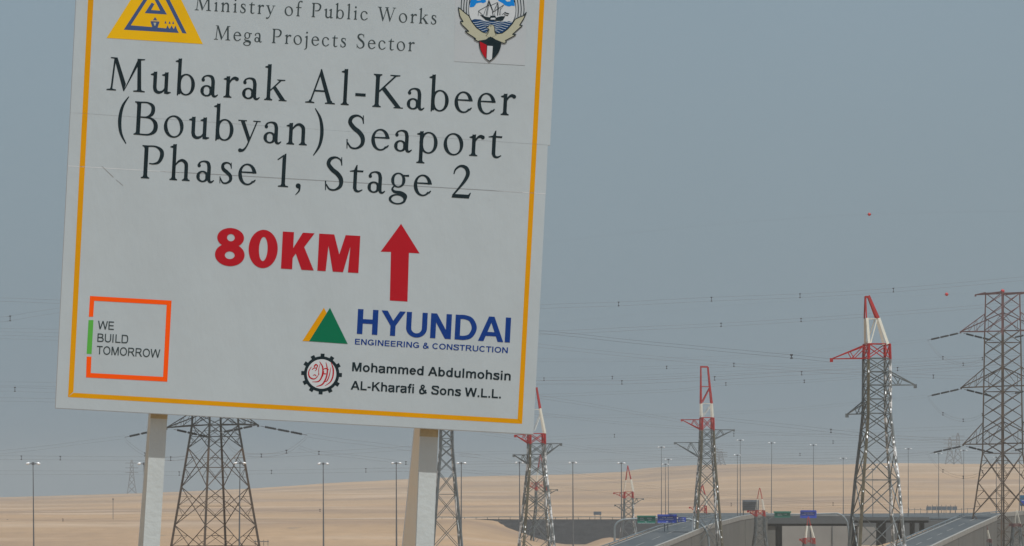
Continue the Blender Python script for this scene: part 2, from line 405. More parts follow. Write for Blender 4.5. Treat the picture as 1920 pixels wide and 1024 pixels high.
def tower(name, label, group, cx, Y, prof, levels, rot, colour, arms, peak, leg_w=0.22, br_w=0.12, base=None, one_bracing=False,
          leg_mats=None, double=False, horiz=lambda y: True, pegs=False, second=True):
    """prof: (photo row, half width in photo pixels of the tower's own face) from top to foot; arms and peak in photo pixels too."""
    k = Y / F; X0 = (cx - 960) * k
    zof = lambda y: ZC + (YH - y) * k
    z0 = ground_z(X0, Y) if base is None else base
    root = thing(name, label, 'pylon', (X0, Y, z0), group)
    # carry the profile down to the ground
    (ya, ha), (yb, hb) = prof[-2], prof[-1]
    yg = YH + (ZC - z0) * F / Y
    if yg > yb + 1:
        s = (hb - ha) / (yb - ya); prof = prof + [(yg, hb + s * (yg - yb))]
        step = max(18, (levels[-1] - levels[-2]) if len(levels) > 1 else 60)
        while levels[-1] + step < yg + 5: levels = levels + [levels[-1] + step]
    def hw(y):
        for (a, h1), (b, h2) in zip(prof, prof[1:]):
            if a <= y <= b: return (h1 + (h2 - h1) * (y - a) / (b - a)) * k
        return prof[-1][1] * k if y > prof[-1][0] else prof[0][1] * k
    CR = ((-1, -1), (1, -1), (1, 1), (-1, 1))
    def corner(i, y):
        h = hw(y); x_, y_ = rotz(CR[i][0] * h, CR[i][1] * h, rot)
        return Vector((X0 + x_, Y + y_, zof(y)))
    mats = [M['galv'], M['redsteel'], M['whitesteel'], M['rust'], M['rust_dark'], M['fadered'], M['glint_leg'], M['brown_leg']]
    IDX = {'galv': 0, 'red': 1, 'white': 2, 'rust': 3, 'dark': 4, 'fade': 5, 'leg': 6, 'brown': 7}
    def cm(y, leg=None):
        for a, b, c in colour:
            if a <= y < b: return IDX[leg] if (leg and c == 'galv') else IDX[c]
        return IDX[leg] if leg else IDX[colour[-1][2]]
    ys_ = sorted(set([p[0] for p in prof] + [c[0] for c in colour if prof[0][0] < c[0] < prof[-1][0]] + list(levels)))
    for i in range(4):
        m_ = MB()
        for a, b in zip(ys_, ys_[1:]):
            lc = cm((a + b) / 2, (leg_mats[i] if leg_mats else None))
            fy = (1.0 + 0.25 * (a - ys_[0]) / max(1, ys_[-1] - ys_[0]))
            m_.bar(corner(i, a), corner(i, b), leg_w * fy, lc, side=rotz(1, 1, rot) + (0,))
            if pegs and i in (0, 1):
                c_ = corner(i, b)
        m_.build('leg', mats, root)
    allb = MB()
    for li, (a, b) in enumerate(zip(levels, levels[1:])):
        for i in range(4):
            j = (i + 1) % 4; m_ = allb if one_bracing else MB(); c_ = cm((a + b) / 2)
            A0, A1, B0, B1 = corner(i, a), corner(j, a), corner(i, b), corner(j, b)
            if horiz(a): m_.bar(A0, A1, br_w, c_)
            m_.bar(A0, B1, br_w, c_); m_.bar(A1, B0, br_w, c_)
            big = (b - a) > 40
            if big and second:   # secondary members
                mid = (A0 + A1 + B0 + B1) / 4
                m_.bar((A0 + B0) / 2, mid, br_w * .7, c_); m_.bar((A1 + B1) / 2, mid, br_w * .7, c_)
                if double:
                    q0 = A0.lerp(B1, .25); q1 = A1.lerp(B0, .25); q2 = A0.lerp(B1, .75); q3 = A1.lerp(B0, .75)
                    for u, w_ in ((A0.lerp(B0, .25), q0), (A1.lerp(B1, .25), q1), (B0.lerp(A0, .25), q3), (B1.lerp(A1, .25), q2),
                                  (A0.lerp(B0, .5), q0), (A1.lerp(B1, .5), q1), (A0.lerp(B0, .5), q3), (A1.lerp(B1, .5), q2)):
                        m_.bar(u, w_, br_w * .6, c_)
            if not one_bracing: m_.build('cross_brace', mats, root)
    if one_bracing: allb.build('bracing', mats, root)
    # arms: (tip px, tip row, row on the body of the level chord, row of the sloping chord, colour)
    for (tx, ty, r1, r2, c_) in arms:
        m_ = MB(); c_ = IDX[c_]; tip = Vector(((tx - 960) * k, Y + (0), zof(ty)))
        sgn = -1 if tx < cx else 1
        idx = sorted(range(4), key=lambda i: sgn * corner(i, r1).x)[2:]
        for i in idx:
            P1, P2 = corner(i, r1), corner(i, r2)
            aw = br_w * (1.9 if double else 1.15); m_.bar(P1, tip, aw, c_); m_.bar(P2, tip, aw * (.8 if double else 1), c_)
            if double:
                for t0, t1 in ((.33, .33), (.66, .66)):
                    m_.bar(P1.lerp(tip, t0), P2.lerp(tip, t1), br_w * .7, c_)
                m_.bar(P2, P1.lerp(tip, .33), br_w * .7, c_); m_.bar(P2.lerp(tip, .33), P1.lerp(tip, .66), br_w * .7, c_)
            else:
                m_.bar(P1.lerp(tip, .38), P2.lerp(tip, .5), br_w * .8, c_); m_.bar(P1.lerp(tip, .38), P2, br_w * .8, c_)
        for t in (.2, .5): m_.bar(corner(idx[0], r1).lerp(tip, t), corner(idx[1], r1).lerp(tip, t), br_w * .7, c_)
        b_ = tip; m_.box(b_.x - .17, b_.x + .17, b_.y - .1, b_.y + .1, b_.z - .34, b_.z + .08, c_)
        m_.build('crossarm', mats, root)
    # peak: segments (x0,y0,x1,y1,width px,colour) drawn in the front and rear planes
    if peak:
        segs, dep = peak
        m_ = MB()
        top_y = min(min(s_[1], s_[3]) for s_ in segs); bot_y = max(max(s_[1], s_[3]) for s_ in segs)
        for pl in (-1, 1):
            for (x0, y0, x1, y1, w_, c_) in segs:
                def P(x_, y_):
                    t = (y_ - top_y) / (bot_y - top_y); d = pl * dep * (0.12 + 0.88 * t)
                    return Vector(((x_ - 960) * k - d * 0.15, Y + d, zof(y_)))
                m_.bar(P(x0, y0), P(x1, y1), w_ * k, IDX[c_])
        m_.build('earth_peak', mats, root)
    if pegs:  # tilted plates added along the legs only to glint in the sun
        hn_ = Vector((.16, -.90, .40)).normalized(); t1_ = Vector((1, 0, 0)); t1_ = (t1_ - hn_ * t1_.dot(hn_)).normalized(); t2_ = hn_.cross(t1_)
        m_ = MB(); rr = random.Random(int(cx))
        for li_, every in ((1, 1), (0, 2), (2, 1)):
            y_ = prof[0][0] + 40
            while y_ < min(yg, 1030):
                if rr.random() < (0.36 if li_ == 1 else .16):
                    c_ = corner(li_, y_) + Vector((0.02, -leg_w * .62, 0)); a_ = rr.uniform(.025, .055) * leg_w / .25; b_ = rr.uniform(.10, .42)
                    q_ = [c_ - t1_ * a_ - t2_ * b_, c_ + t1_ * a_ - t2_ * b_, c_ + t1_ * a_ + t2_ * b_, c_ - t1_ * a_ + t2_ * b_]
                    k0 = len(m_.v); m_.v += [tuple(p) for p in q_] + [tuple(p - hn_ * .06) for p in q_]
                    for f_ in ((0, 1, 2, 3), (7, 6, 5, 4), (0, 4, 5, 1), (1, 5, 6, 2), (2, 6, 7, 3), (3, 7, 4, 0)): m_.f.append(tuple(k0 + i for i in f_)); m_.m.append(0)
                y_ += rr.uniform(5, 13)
        m_.build('glint_plates', M['glint_plate'], root, kind='stuff')
        m_ = MB()
        y_ = prof[0][0] + 5
        while y_ < min(yg, 1030):
            c_ = corner(0, y_); m_.bar(c_, c_ + Vector((-.35, -.1, 0)), .05, 0); y_ += 9
        m_.build('climbing_pegs', mats, root, kind='stuff')
    return root

GP = 'red and white topped steel pylons'
# tall one on the right
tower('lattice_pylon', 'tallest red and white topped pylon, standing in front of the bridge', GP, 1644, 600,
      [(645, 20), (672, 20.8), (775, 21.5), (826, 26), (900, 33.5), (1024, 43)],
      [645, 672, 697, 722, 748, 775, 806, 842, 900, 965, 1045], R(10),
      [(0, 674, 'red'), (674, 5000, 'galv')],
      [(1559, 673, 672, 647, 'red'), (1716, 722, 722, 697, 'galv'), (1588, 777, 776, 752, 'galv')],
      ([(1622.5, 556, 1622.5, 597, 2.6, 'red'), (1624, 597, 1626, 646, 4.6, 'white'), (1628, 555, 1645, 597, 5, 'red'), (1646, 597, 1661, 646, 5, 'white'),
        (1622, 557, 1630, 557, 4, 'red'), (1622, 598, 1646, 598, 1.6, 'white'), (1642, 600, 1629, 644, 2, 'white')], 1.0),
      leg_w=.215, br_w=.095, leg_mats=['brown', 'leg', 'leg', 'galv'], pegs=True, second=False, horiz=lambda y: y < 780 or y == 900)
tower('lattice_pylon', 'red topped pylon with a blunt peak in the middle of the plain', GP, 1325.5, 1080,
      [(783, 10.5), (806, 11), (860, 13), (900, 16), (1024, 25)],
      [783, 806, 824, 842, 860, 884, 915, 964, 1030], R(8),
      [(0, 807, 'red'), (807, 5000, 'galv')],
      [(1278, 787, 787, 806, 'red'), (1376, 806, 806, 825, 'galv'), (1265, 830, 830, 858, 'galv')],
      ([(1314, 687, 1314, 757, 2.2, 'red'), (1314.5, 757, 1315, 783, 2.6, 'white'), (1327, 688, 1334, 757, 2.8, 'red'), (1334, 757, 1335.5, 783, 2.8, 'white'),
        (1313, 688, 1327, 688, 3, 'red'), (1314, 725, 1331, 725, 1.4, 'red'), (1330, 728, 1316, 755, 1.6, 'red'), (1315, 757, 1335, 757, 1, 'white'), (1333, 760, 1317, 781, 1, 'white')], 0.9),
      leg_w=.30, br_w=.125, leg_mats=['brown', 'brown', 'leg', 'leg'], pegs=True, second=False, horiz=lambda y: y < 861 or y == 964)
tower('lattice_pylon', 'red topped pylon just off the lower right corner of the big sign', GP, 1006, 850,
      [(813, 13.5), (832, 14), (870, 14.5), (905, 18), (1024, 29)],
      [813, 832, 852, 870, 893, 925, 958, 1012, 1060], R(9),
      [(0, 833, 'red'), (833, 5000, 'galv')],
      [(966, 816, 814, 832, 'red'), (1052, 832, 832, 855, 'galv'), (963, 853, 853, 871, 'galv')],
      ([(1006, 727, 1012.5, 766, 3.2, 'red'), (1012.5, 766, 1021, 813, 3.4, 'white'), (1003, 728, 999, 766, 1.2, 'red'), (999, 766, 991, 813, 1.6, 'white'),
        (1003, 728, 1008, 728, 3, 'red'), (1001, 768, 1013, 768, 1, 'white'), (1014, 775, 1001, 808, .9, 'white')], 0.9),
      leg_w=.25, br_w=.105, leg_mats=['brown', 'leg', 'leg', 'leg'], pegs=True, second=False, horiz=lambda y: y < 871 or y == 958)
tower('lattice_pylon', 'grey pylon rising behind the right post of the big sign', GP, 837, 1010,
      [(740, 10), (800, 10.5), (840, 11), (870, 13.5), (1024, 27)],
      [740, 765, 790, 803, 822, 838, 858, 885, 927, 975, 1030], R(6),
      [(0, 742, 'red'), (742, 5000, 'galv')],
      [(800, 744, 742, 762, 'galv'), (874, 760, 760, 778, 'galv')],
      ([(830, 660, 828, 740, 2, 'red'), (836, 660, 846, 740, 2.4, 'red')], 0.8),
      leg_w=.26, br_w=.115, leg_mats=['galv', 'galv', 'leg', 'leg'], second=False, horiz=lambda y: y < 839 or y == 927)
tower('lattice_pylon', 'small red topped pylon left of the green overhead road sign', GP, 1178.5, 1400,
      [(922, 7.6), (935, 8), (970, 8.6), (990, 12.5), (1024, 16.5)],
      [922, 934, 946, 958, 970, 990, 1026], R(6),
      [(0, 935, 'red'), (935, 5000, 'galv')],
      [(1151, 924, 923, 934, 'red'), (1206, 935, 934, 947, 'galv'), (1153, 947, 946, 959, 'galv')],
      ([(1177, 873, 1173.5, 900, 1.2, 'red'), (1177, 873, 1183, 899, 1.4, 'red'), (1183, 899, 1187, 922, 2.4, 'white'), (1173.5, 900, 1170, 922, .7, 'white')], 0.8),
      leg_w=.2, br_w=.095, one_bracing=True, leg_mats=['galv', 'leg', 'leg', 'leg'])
tower('lattice_pylon', 'small red topped pylon half hidden by the rear of the pylon off the sign corner', GP, 1014, 1330,
      [(904, 8.5), (919, 9), (950, 9.5), (985, 13), (1024, 18)], [904, 919, 932, 945, 960, 985, 1024], R(9),
      [(0, 920, 'red'), (920, 5000, 'galv')],
      [(984, 906, 905, 918, 'red'), (1045, 918, 918, 930, 'galv'), (986, 932, 932, 945, 'galv')],
      ([(1013, 852, 1009, 878, 1.4, 'red'), (1013, 852, 1019, 878, 1.6, 'red'), (1019, 878, 1022, 904, 2, 'white'), (1009, 878, 1006, 904, 1, 'white')], .8),
      leg_w=.2, br_w=.095, one_bracing=True)
tower('lattice_pylon', 'small red topped pylon seen through the legs of the blunt-peaked pylon', GP, 1316, 1390,
      [(948, 7), (962, 7.5), (985, 8), (1030, 14)], [948, 962, 975, 988, 1008, 1030], R(10),
      [(0, 963, 'red'), (963, 5000, 'galv')],
      [(1293, 951, 950, 962, 'red'), (1341, 962, 962, 974, 'galv')],
      ([(1317, 908, 1312, 928, 1.4, 'red'), (1317, 908, 1322, 928, 1.4, 'red'), (1322, 928, 1324, 948, 1.8, 'white'), (1312, 928, 1310, 948, 1, 'white')], .8),
      leg_w=.2, br_w=.095, one_bracing=True)
tower('lattice_pylon', 'small red topped pylon beside the grey billboard at the ramp top', GP, 1425, 1180,
      [(957, 7.4), (968, 7.8), (1000, 9), (1030, 13)], [957, 968, 980, 992, 1006, 1030], R(8),
      [(0, 969, 'red'), (969, 5000, 'galv')],
      [(1402, 958, 958, 968, 'red'), (1449, 969, 969, 980, 'galv')],
      ([(1424, 915, 1420, 936, .7, 'red'), (1425, 915, 1429, 936, .8, 'red'), (1429, 936, 1432, 957, 1.5, 'white'), (1420, 936, 1418, 957, .7, 'white')], .8),
      leg_w=.2, br_w=.095, one_bracing=True)
tower('lattice_pylon', 'small red topped pylon standing before the bridge opening', GP, 1517, 1160,
      [(1009, 9), (1020, 9.4), (1040, 11)], [1009, 1020, 1030, 1040], R(8),
      [(0, 1020, 'red'), (1020, 5000, 'galv')],
      [(1500, 1011, 1010, 1019, 'red')],
      ([(1515, 969, 1513, 986, .7, 'red'), (1516, 969, 1520, 986, .8, 'red'), (1513, 986, 1510, 1010, 2.2, 'white'), (1520, 986, 1526, 1010, 1.8, 'white')], .8),
      leg_w=.2, br_w=.095, one_bracing=True)
tower('lattice_pylon', 'small faded red pylon top at the left foot of the right-hand lattice tower', GP, 1850, 1120,
      [(1011, 7), (1018, 7.4), (1040, 9)], [1011, 1018, 1028, 1040], R(8), [(0, 1019, 'fade'), (1019, 5000, 'galv')], [(1834, 1011, 1011, 1018, 'fade')],
      ([(1849, 982, 1846, 994, .9, 'fade'), (1849, 982, 1852, 994, .9, 'fade'), (1852, 994, 1855, 1010, 1.1, 'white')], .6),
      leg_w=.2, br_w=.095, one_bracing=True)
tower('lattice_pylon', 'small faded red pylon top before the wall at the far right', GP, 1906, 1105,
      [(982, 6.4), (988, 6.6), (1040, 11)], [982, 988, 1000, 1015, 1040], R(8), [(0, 989, 'fade'), (989, 5000, 'galv')], [(1893, 983, 982, 988, 'fade')],
      ([(1906, 956, 1902, 982, .5, 'white'), (1907, 956, 1912, 982, .7, 'white')], .6),
      leg_w=.2, br_w=.095, one_bracing=True)

# big rusty lattice towers
def big_tower(label, cx, Y, base, rows, hwp, top, arm_rows, arm_l, foot, extra_levels, colour, hcol, cross):
    return
GB = 'big dark lattice towers with strain insulators'
def dlevels(a, b, n): return [a + (b - a) * i / n for i in range(n + 1)]
tR = tower('lattice_tower', 'big rusty lattice tower cut off by the right edge of the picture', GB, 1880, 1148,
      [(550, 22.5), (640, 24), (850, 26.5), (1024, 45)],
      dlevels(550, 850, 13) + [905, 965, 1030], R(38),
      [(0, 628, 'fade'), (628, 5000, 'rust')],
      [(1801, 622, 622, 588, 'fade'), (1962, 620, 619, 585, 'fade'), (1802, 727, 725, 690, 'rust'), (1962, 723, 723, 688, 'rust'),
       (1806, 833, 833, 792, 'rust'), (1964, 831, 831, 790, 'rust'), (1829, 553, 548.5, 552, 'fade'), (1935, 548, 548.5, 552, 'fade')],
      None, leg_w=.25, br_w=.12, double=True, horiz=lambda y: y < 551 or abs(y - 642) < 8 or abs(y - 735) < 8 or y == 850)
tL = tower('lattice_tower', 'big dark lattice tower under the lower left part of the sign', GB, 403.5, 958,
      [(560, 28), (700, 29.5), (797, 31.5), (1024, 60)],
      dlevels(560, 797, 9) + [840, 913, 985, 1062], R(34.5),
      [(0, 840, 'dark'), (840, 5000, 'rust')],
      [(312, 802, 797, 772, 'dark'), (484, 797, 795, 770, 'dark'), (305, 690, 686, 655, 'dark'), (492, 686, 684, 652, 'dark')],
      None, leg_w=.27, br_w=.11, double=True, horiz=lambda y: y < 800)
# faint ones on the skyline
for i, (px, y0, y1, lb) in enumerate(((247, 862, 930, 'faint pylon on the left skyline beside the sign post'), (1344, 840, 876, 'faint pylon on the skyline above the middle of the dunes'),
                                      (1352, 846, 876, 'faint pylon on the skyline, lower twin in the middle'), (1781, 820, 872, 'faint pylon on the right skyline, left one of the pair'),
                                      (1796, 812, 872, 'faint pylon on the right skyline, taller one of the pair'))):
    Y = 4440; k = Y / F; X0 = (px - 960) * k; z0 = ground_z(X0, Y); zt = ZC + (YH - y0) * k
    t = thing('distant_pylon', lb, 'pylon', (X0, Y, z0), 'faint pylons on the skyline')
    lv = [0, .22, .42, .58, .72, .86, 1.0]; hwf = [3.6, 2.6, 1.9, 1.4, 1.2, 1.1, .5]
    for sx, sy in ((-1, -1), (1, -1), (1, 1), (-1, 1)):
        m_ = MB()
        for a in range(6):
            m_.bar((X0 + sx * hwf[a], Y + sy * hwf[a], z0 + (zt - z0) * lv[a]), (X0 + sx * hwf[a + 1], Y + sy * hwf[a + 1], z0 + (zt - z0) * lv[a + 1]), .24)
        m_.build('leg', M['far'], t)
    m_ = MB()
    for a in range(6):
        for s_ in (-1, 1):
            za, zb = z0 + (zt - z0) * lv[a], z0 + (zt - z0) * lv[a + 1]
            m_.bar((X0 - hwf[a], Y + s_ * hwf[a], za), (X0 + hwf[a + 1], Y + s_ * hwf[a + 1], zb), .22)
            m_.bar((X0 + hwf[a], Y + s_ * hwf[a], za), (X0 - hwf[a + 1], Y + s_ * hwf[a + 1], zb), .22)
    m_.build('bracing', M['far'], t)
    for q in (.62, .76, .9):
        m_ = MB(); z_ = z0 + (zt - z0) * q; m_.bar((X0 - 5, Y, z_), (X0 + 5, Y, z_), .4); m_.build('crossarm', M['far'], t)

# ------------------------------------------------------------------ insulator strings
def string(a, b, label, segs=3):
    a, b = Vector(a), Vector(b); d = b - a; L_ = d.length; d.normalize()
    t = thing('insulator_string', label, 'insulator', tuple(a), 'strain insulator strings on the lattice towers')
    rod = MB(); rod.bar(a, b, .09, n=6); rod.build('rod', M['polem'], t)
    for sgi in range(segs):
        u0 = .10 + .84 * sgi / segs; u1 = u0 + .84 / segs * .84
        m_ = MB(); nd = 7
        for q in range(nd):
            c0 = a + d * L_ * (u0 + (u1 - u0) * q / nd); c1 = a + d * L_ * (u0 + (u1 - u0) * (q + .62) / nd)
            m_.bar(c0, c1, .38, w2=.26, n=8)
        m_.build('disc_stack', M['insul'], t)
def st(p0, p1, Y0, Y1, label): string(at(p0[0], p0[1], Y0), at(p1[0], p1[1], Y1), label)
for i, (ax, ay, nm) in enumerate(((1801, 624, 'top'), (1802, 729, 'middle'), (1806, 836, 'lowest'))):
    st((ax, ay), (ax - 62, ay + 14), 1148, 1141, 'dark insulator string pointing left from the %s left arm of the right lattice tower' % nm)
    st((ax + 6, ay + 1), (ax + 62, ay + 15), 1148, 1155, 'dark insulator string slanting inward below the %s left arm of the right lattice tower' % nm)
    st((1960, ay - 4), (1896, ay + 10), 1148, 1141, 'dark insulator string right of the mast below the %s arm of the right lattice tower' % nm)
st((312, 803), (234, 820), 958, 953, 'dark insulator string passing behind the left sign post')
st((326, 805), (397, 821), 958, 963, 'dark insulator string under the arm, just right of the left sign post')
st((478, 798), (413, 811), 958, 953, 'dark insulator string under the right half of the left tower arm')
st((489, 799), (576, 816), 958, 963, 'dark insulator string pointing right from the left tower, under the sign edge')

# ------------------------------------------------------------------ power lines
def cat(pts, n=14):
    """smooth curve through the points"""
    out = []
    for i in range(len(pts) - 1):
        p0, p1, p2, p3 = pts[max(0, i - 1)], pts[i], pts[i + 1], pts[min(len(pts) - 1, i + 2)]
        for j in range(n):
            t = j / n
            out.append(0.5 * ((2 * p1) + (p2 - p0) * t + (2 * p0 - 5 * p1 + 4 * p2 - p3) * t * t + (3 * p1 - p0 - 3 * p2 + p3) * t ** 3))
    return out + [pts[-1]]
def tube(pts, w):
    m_ = MB(); pts = [Vector(p) for p in pts]; v = m_.v; n = 4
    for p in pts:
        for i in range(n):
            t = math.pi * (2 * i + 1) / n; v.append((p.x, p.y + math.cos(t) * w / 2, p.z + math.sin(t) * w / 2))
    for k in range(len(pts) - 1):
        for i in range(n):
            j = (i + 1) % n; m_.f.append((k * n + i, k * n + j, (k + 1) * n + j, (k + 1) * n + i)); m_.m.append(0)
    return m_
def line(label, pix, gap=0.5, spacers=(), w=0.045, two=True, grp='bundled power lines across the sky'):
    pts = cat([at(*p) for p in pix])
    t = thing('power_line', label, 'power line', tuple(pts[0]), grp)
    for s_ in ((-.5, .5) if two else (0,)):
        tube([p + Vector((0, 0.15 * s_, gap * s_)) for p in pts], w * .8).build('conductor', M['wire'], t)
    for sx in spacers:
        best = min(pts, key=lambda p: abs(960 + p.x * F / p.y - sx)); p = best
        # exact position along the curve
        for a, b in zip(pts, pts[1:]):
            pa, pb = 960 + a.x * F / a.y, 960 + b.x * F / b.y
            if pa <= sx <= pb or pb <= sx <= pa: p = a.lerp(b, (sx - pa) / (pb - pa + 1e-9)); break
        m_ = MB(); g2 = gap / 2; s_ = 0.0001 * p.y * 1.0
        m_.box(p.x - .045, p.x + .045, p.y - .05, p.y + .05, p.z - g2, p.z + g2)
        m_.box(p.x - .16, p.x + .16, p.y - .09, p.y + .09, p.z + g2 - .09, p.z + g2 + .06)
        m_.box(p.x - .14, p.x + .14, p.y - .09, p.y + .09, p.z - g2 - .08, p.z - g2 + .06)
        m_.build('spacer', M['damper'], t)
    return t
line('twin wire with three spacers, highest pair crossing right of the sign', [(600, 592, 1000), (1010, 575, 1020), (1160, 570, 1030), (1335, 561, 1040), (1500, 554.5, 1050), (1675, 544, 1060), (1925, 522, 1075), (2100, 506, 1085)], spacers=(1160, 1334, 1500, 1675), gap=.7)
line('twin wire rising to the right just behind the peak of the tallest pylon', [(600, 640, 1000), (1010, 625, 1020), (1200, 616, 1030), (1353, 609, 1040), (1503, 600, 1050), (1700, 586, 1060), (1925, 568, 1075), (2100, 555, 1085)], spacers=(1352, 1502), gap=.6)
line('twin wire sloping down from the sign edge to the red arm of the tallest pylon', [(600, 585, 760), (1010, 622, 680), (1180, 640, 650), (1320, 653, 630), (1480, 668, 612), (1559, 676, 600)], spacers=(1484,), gap=.35, w=.035)
line('twin wire sloping gently down right of the sign, below the red arm', [(600, 600, 1000), (1010, 648, 1040), (1190, 667, 1050), (1376, 684, 1060), (1560, 697, 1070), (1750, 706, 1080), (1950, 712, 1090)], spacers=(1376, 1750), gap=.6)
line('dark twin wire running level behind the peak of the blunt-peaked pylon', [(600, 722, 1000), (1010, 717, 1010), (1166, 717, 1020), (1310, 711, 1025), (1340, 709.5, 1030), (1500, 700, 1040), (1683, 692, 1050), (1925, 677, 1060), (2100, 665, 1070)], spacers=(1166, 1340, 1503, 1683), gap=.62, w=.055)
line('thin twin wire a little below the level dark pair', [(600, 755, 1100), (1015, 742, 1110), (1150, 737, 1120), (1280, 731, 1125), (1361, 720, 1130), (1508, 715, 1140), (1700, 700, 1150), (1925, 682, 1160)], spacers=(1361, 1508), gap=.5, w=.04)
line('thin wire with two spacers just above the level dark pair', [(600, 715, 1200), (1020, 711, 1200), (1148, 708, 1200), (1340, 700, 1200), (1600, 688, 1200), (1925, 668, 1200)], spacers=(1020, 1148), gap=.55, w=.035)
line('twin wire sloping down from the sign corner to the red arm of the blunt-peaked pylon', [(700, 700, 960), (1015, 745, 1000), (1140, 765, 1050), (1278, 790, 1080)], gap=.5, w=.045)
line('twin wire sloping down above the lower arm of the blunt-peaked pylon', [(700, 735, 1150), (1015, 776, 1150), (1150, 792, 1150), (1265, 801, 1150), (1400, 811, 1150), (1558, 817, 1150), (1750, 822, 1150), (1925, 824, 1150)], gap=.45, spacers=(), w=.04)
line('twin wire from the blunt-peaked pylon towards the tallest pylon', [(1335, 784, 1080), (1480, 799, 1000), (1558, 808, 960), (1622, 815, 940), (1800, 828, 940)], spacers=(1558,), gap=.55, w=.04)
line('single spaced pair high between the two red pylons', [(1200, 690, 1100), (1376, 686, 1100), (1487, 779, 1105), (1487.5, 779, 1105)][:2] + [(1600, 680, 1110), (1925, 664, 1120)], spacers=(1250,), gap=.5, w=.03)
line('faint twin wire level above the right dunes', [(1000, 824, 1300), (1152, 817, 1300), (1376, 815, 1300), (1487, 778, 1301)][:3] + [(1640, 808, 1300), (1925, 798, 1300)], spacers=(1152, 1376), gap=.7, w=.035)
line('faint twin wire touching the tall lamp tops at the right', [(860, 850, 1350), (1100, 846, 1350), (1230, 843, 1350), (1390, 832, 1350), (1560, 829, 1350), (1925, 826, 1350)], spacers=(1562,), gap=.6, w=.04)
line('faint twin wire just above the skyline at the right', [(860, 868, 1380), (1070, 866, 1380), (1250, 860, 1380), (1500, 852, 1380), (1700, 848, 1380), (1925, 850, 1380)], spacers=(1500,), gap=.55, w=.04)
line('faint twin wire grazing the dune skyline', [(860, 850, 1250), (1030, 878, 1300), (1100, 893, 1330), (1240, 916, 1380), (1400, 931, 1400), (1560, 945, 1400), (1700, 950, 1400)], spacers=(1562,), gap=.6, w=.04)
line('thin wire over the dunes ending on the small pylon left of the green sign', [(1022, 908, 1330), (1080, 916, 1350), (1151, 925, 1400)], gap=.4, w=.05, two=False)
line('twin wire sagging low over the right dunes with one spacer', [(1206, 935, 1400), (1371, 946, 1400), (1480, 936, 1400), (1562, 947, 1400), (1700, 955, 1400)][:2] + [(1480, 950, 1400), (1600, 951, 1400)], spacers=(1371,), gap=.7, w=.035)
line('faint twin wire just under the lower arms of the blunt-peaked pylon', [(860, 874, 1300), (1100, 868, 1300), (1300, 866, 1300), (1600, 862, 1300), (1925, 860, 1300)], gap=.6, w=.035)
line('faint twin wire crossing the dunes behind the small pylons', [(1000, 905, 1420), (1200, 930, 1420), (1400, 946, 1420), (1600, 955, 1420), (1700, 957, 1420)], gap=.6, w=.035)
line('faint twin wire above the lamp tops between the two tall red pylons', [(1100, 838, 1250), (1300, 836, 1250), (1500, 840, 1250), (1700, 838, 1250), (1925, 832, 1250)], gap=.6, w=.035)
line('faint twin wire sagging towards the lowest arm of the right lattice tower', [(900, 812, 1180), (1200, 852, 1180), (1500, 862, 1180), (1744, 850, 1141)], gap=.5, w=.035)
# left of the sign
line('level twin wire at the left edge, highest above the spacer', [(-200, 560, 900), (0, 562, 900), (112, 566, 900), (400, 578, 900)], gap=.55, w=.04)
line('twin wire with one spacer rising to the sign at the left edge', [(-200, 612, 900), (0, 599, 900), (19, 597, 900), (112, 582, 900), (400, 545, 900)], gap=.75, spacers=(19,), w=.035)
line('upper level twin wire at the left edge, mid height', [(-200, 616, 1000), (0, 619, 1000), (110, 621, 1000), (400, 628, 1000)], gap=.6, w=.035)
line('lower level twin wire at the left edge, mid height', [(-200, 630, 1000), (0, 632, 1000), (110, 635, 1000), (400, 643, 1000)], gap=.6, w=.035)
line('twin wire at the left edge, with the lower of its two spacer marks', [(-200, 722, 1000), (0, 720, 1000), (28, 720, 1000), (110, 721, 1000), (400, 726, 1000)], gap=.7, w=.035)
line('twin wire with a spacer beside the lower left corner of the sign', [(-200, 733, 1000), (0, 730, 1000), (28, 730, 1000), (110, 733, 1000), (400, 740, 1000)], gap=.7, spacers=(28,), w=.03)
line('lowest twin wire level with the lower left corner of the sign', [(-200, 748, 1000), (0, 749, 1000), (110, 751, 1000), (400, 757, 1000)], gap=.6, w=.04)
line('thin twin wire with spacers just above the left lamp heads', [(-200, 857, 1100), (0, 858, 1100), (113, 859, 1100), (270, 860, 1100), (320, 860, 1100), (490, 855, 1100), (620, 849, 1100), (780, 840, 1100)], gap=.7, spacers=(40, 113, 320), w=.045)
line('thin twin wire level below the left lamp heads', [(-200, 886, 1200), (0, 886, 1200), (270, 887, 1200), (336, 888, 1200), (509, 885, 1200), (686, 882, 1200), (790, 880, 1200)], gap=.75, spacers=(336, 509, 686), w=.045)
line('thin wire low over the left dunes', [(-200, 980, 1350), (0, 978, 1350), (118, 975, 1350), (330, 968, 1350), (480, 962, 1350), (600, 957, 1350)], gap=.5, two=False, spacers=(118, 603), w=.05)
line('twin wire from the dark insulator string down towards the right sign post', [(576, 816, 963), (640, 826, 980), (700, 833, 1000), (790, 845, 1030), (900, 856, 1060)], gap=.6, w=.045)
line('twin wire falling to the right between the lamps and the sign edge', [(560, 838, 1000), (598, 849, 1000), (680, 858, 1020), (760, 868, 1050), (880, 884, 1100), (1000, 897, 1150)], gap=.5, spacers=(598, 761), w=.04)
line('jumper loop hanging under the right side of the left lattice tower', [(576, 816, 963), (568, 826, 962), (537, 847, 959), (490, 854, 957), (440, 846, 954), (413, 811, 953)], gap=.5, spacers=(537, 490), w=.06, grp='jumper loops under the lattice tower arms')
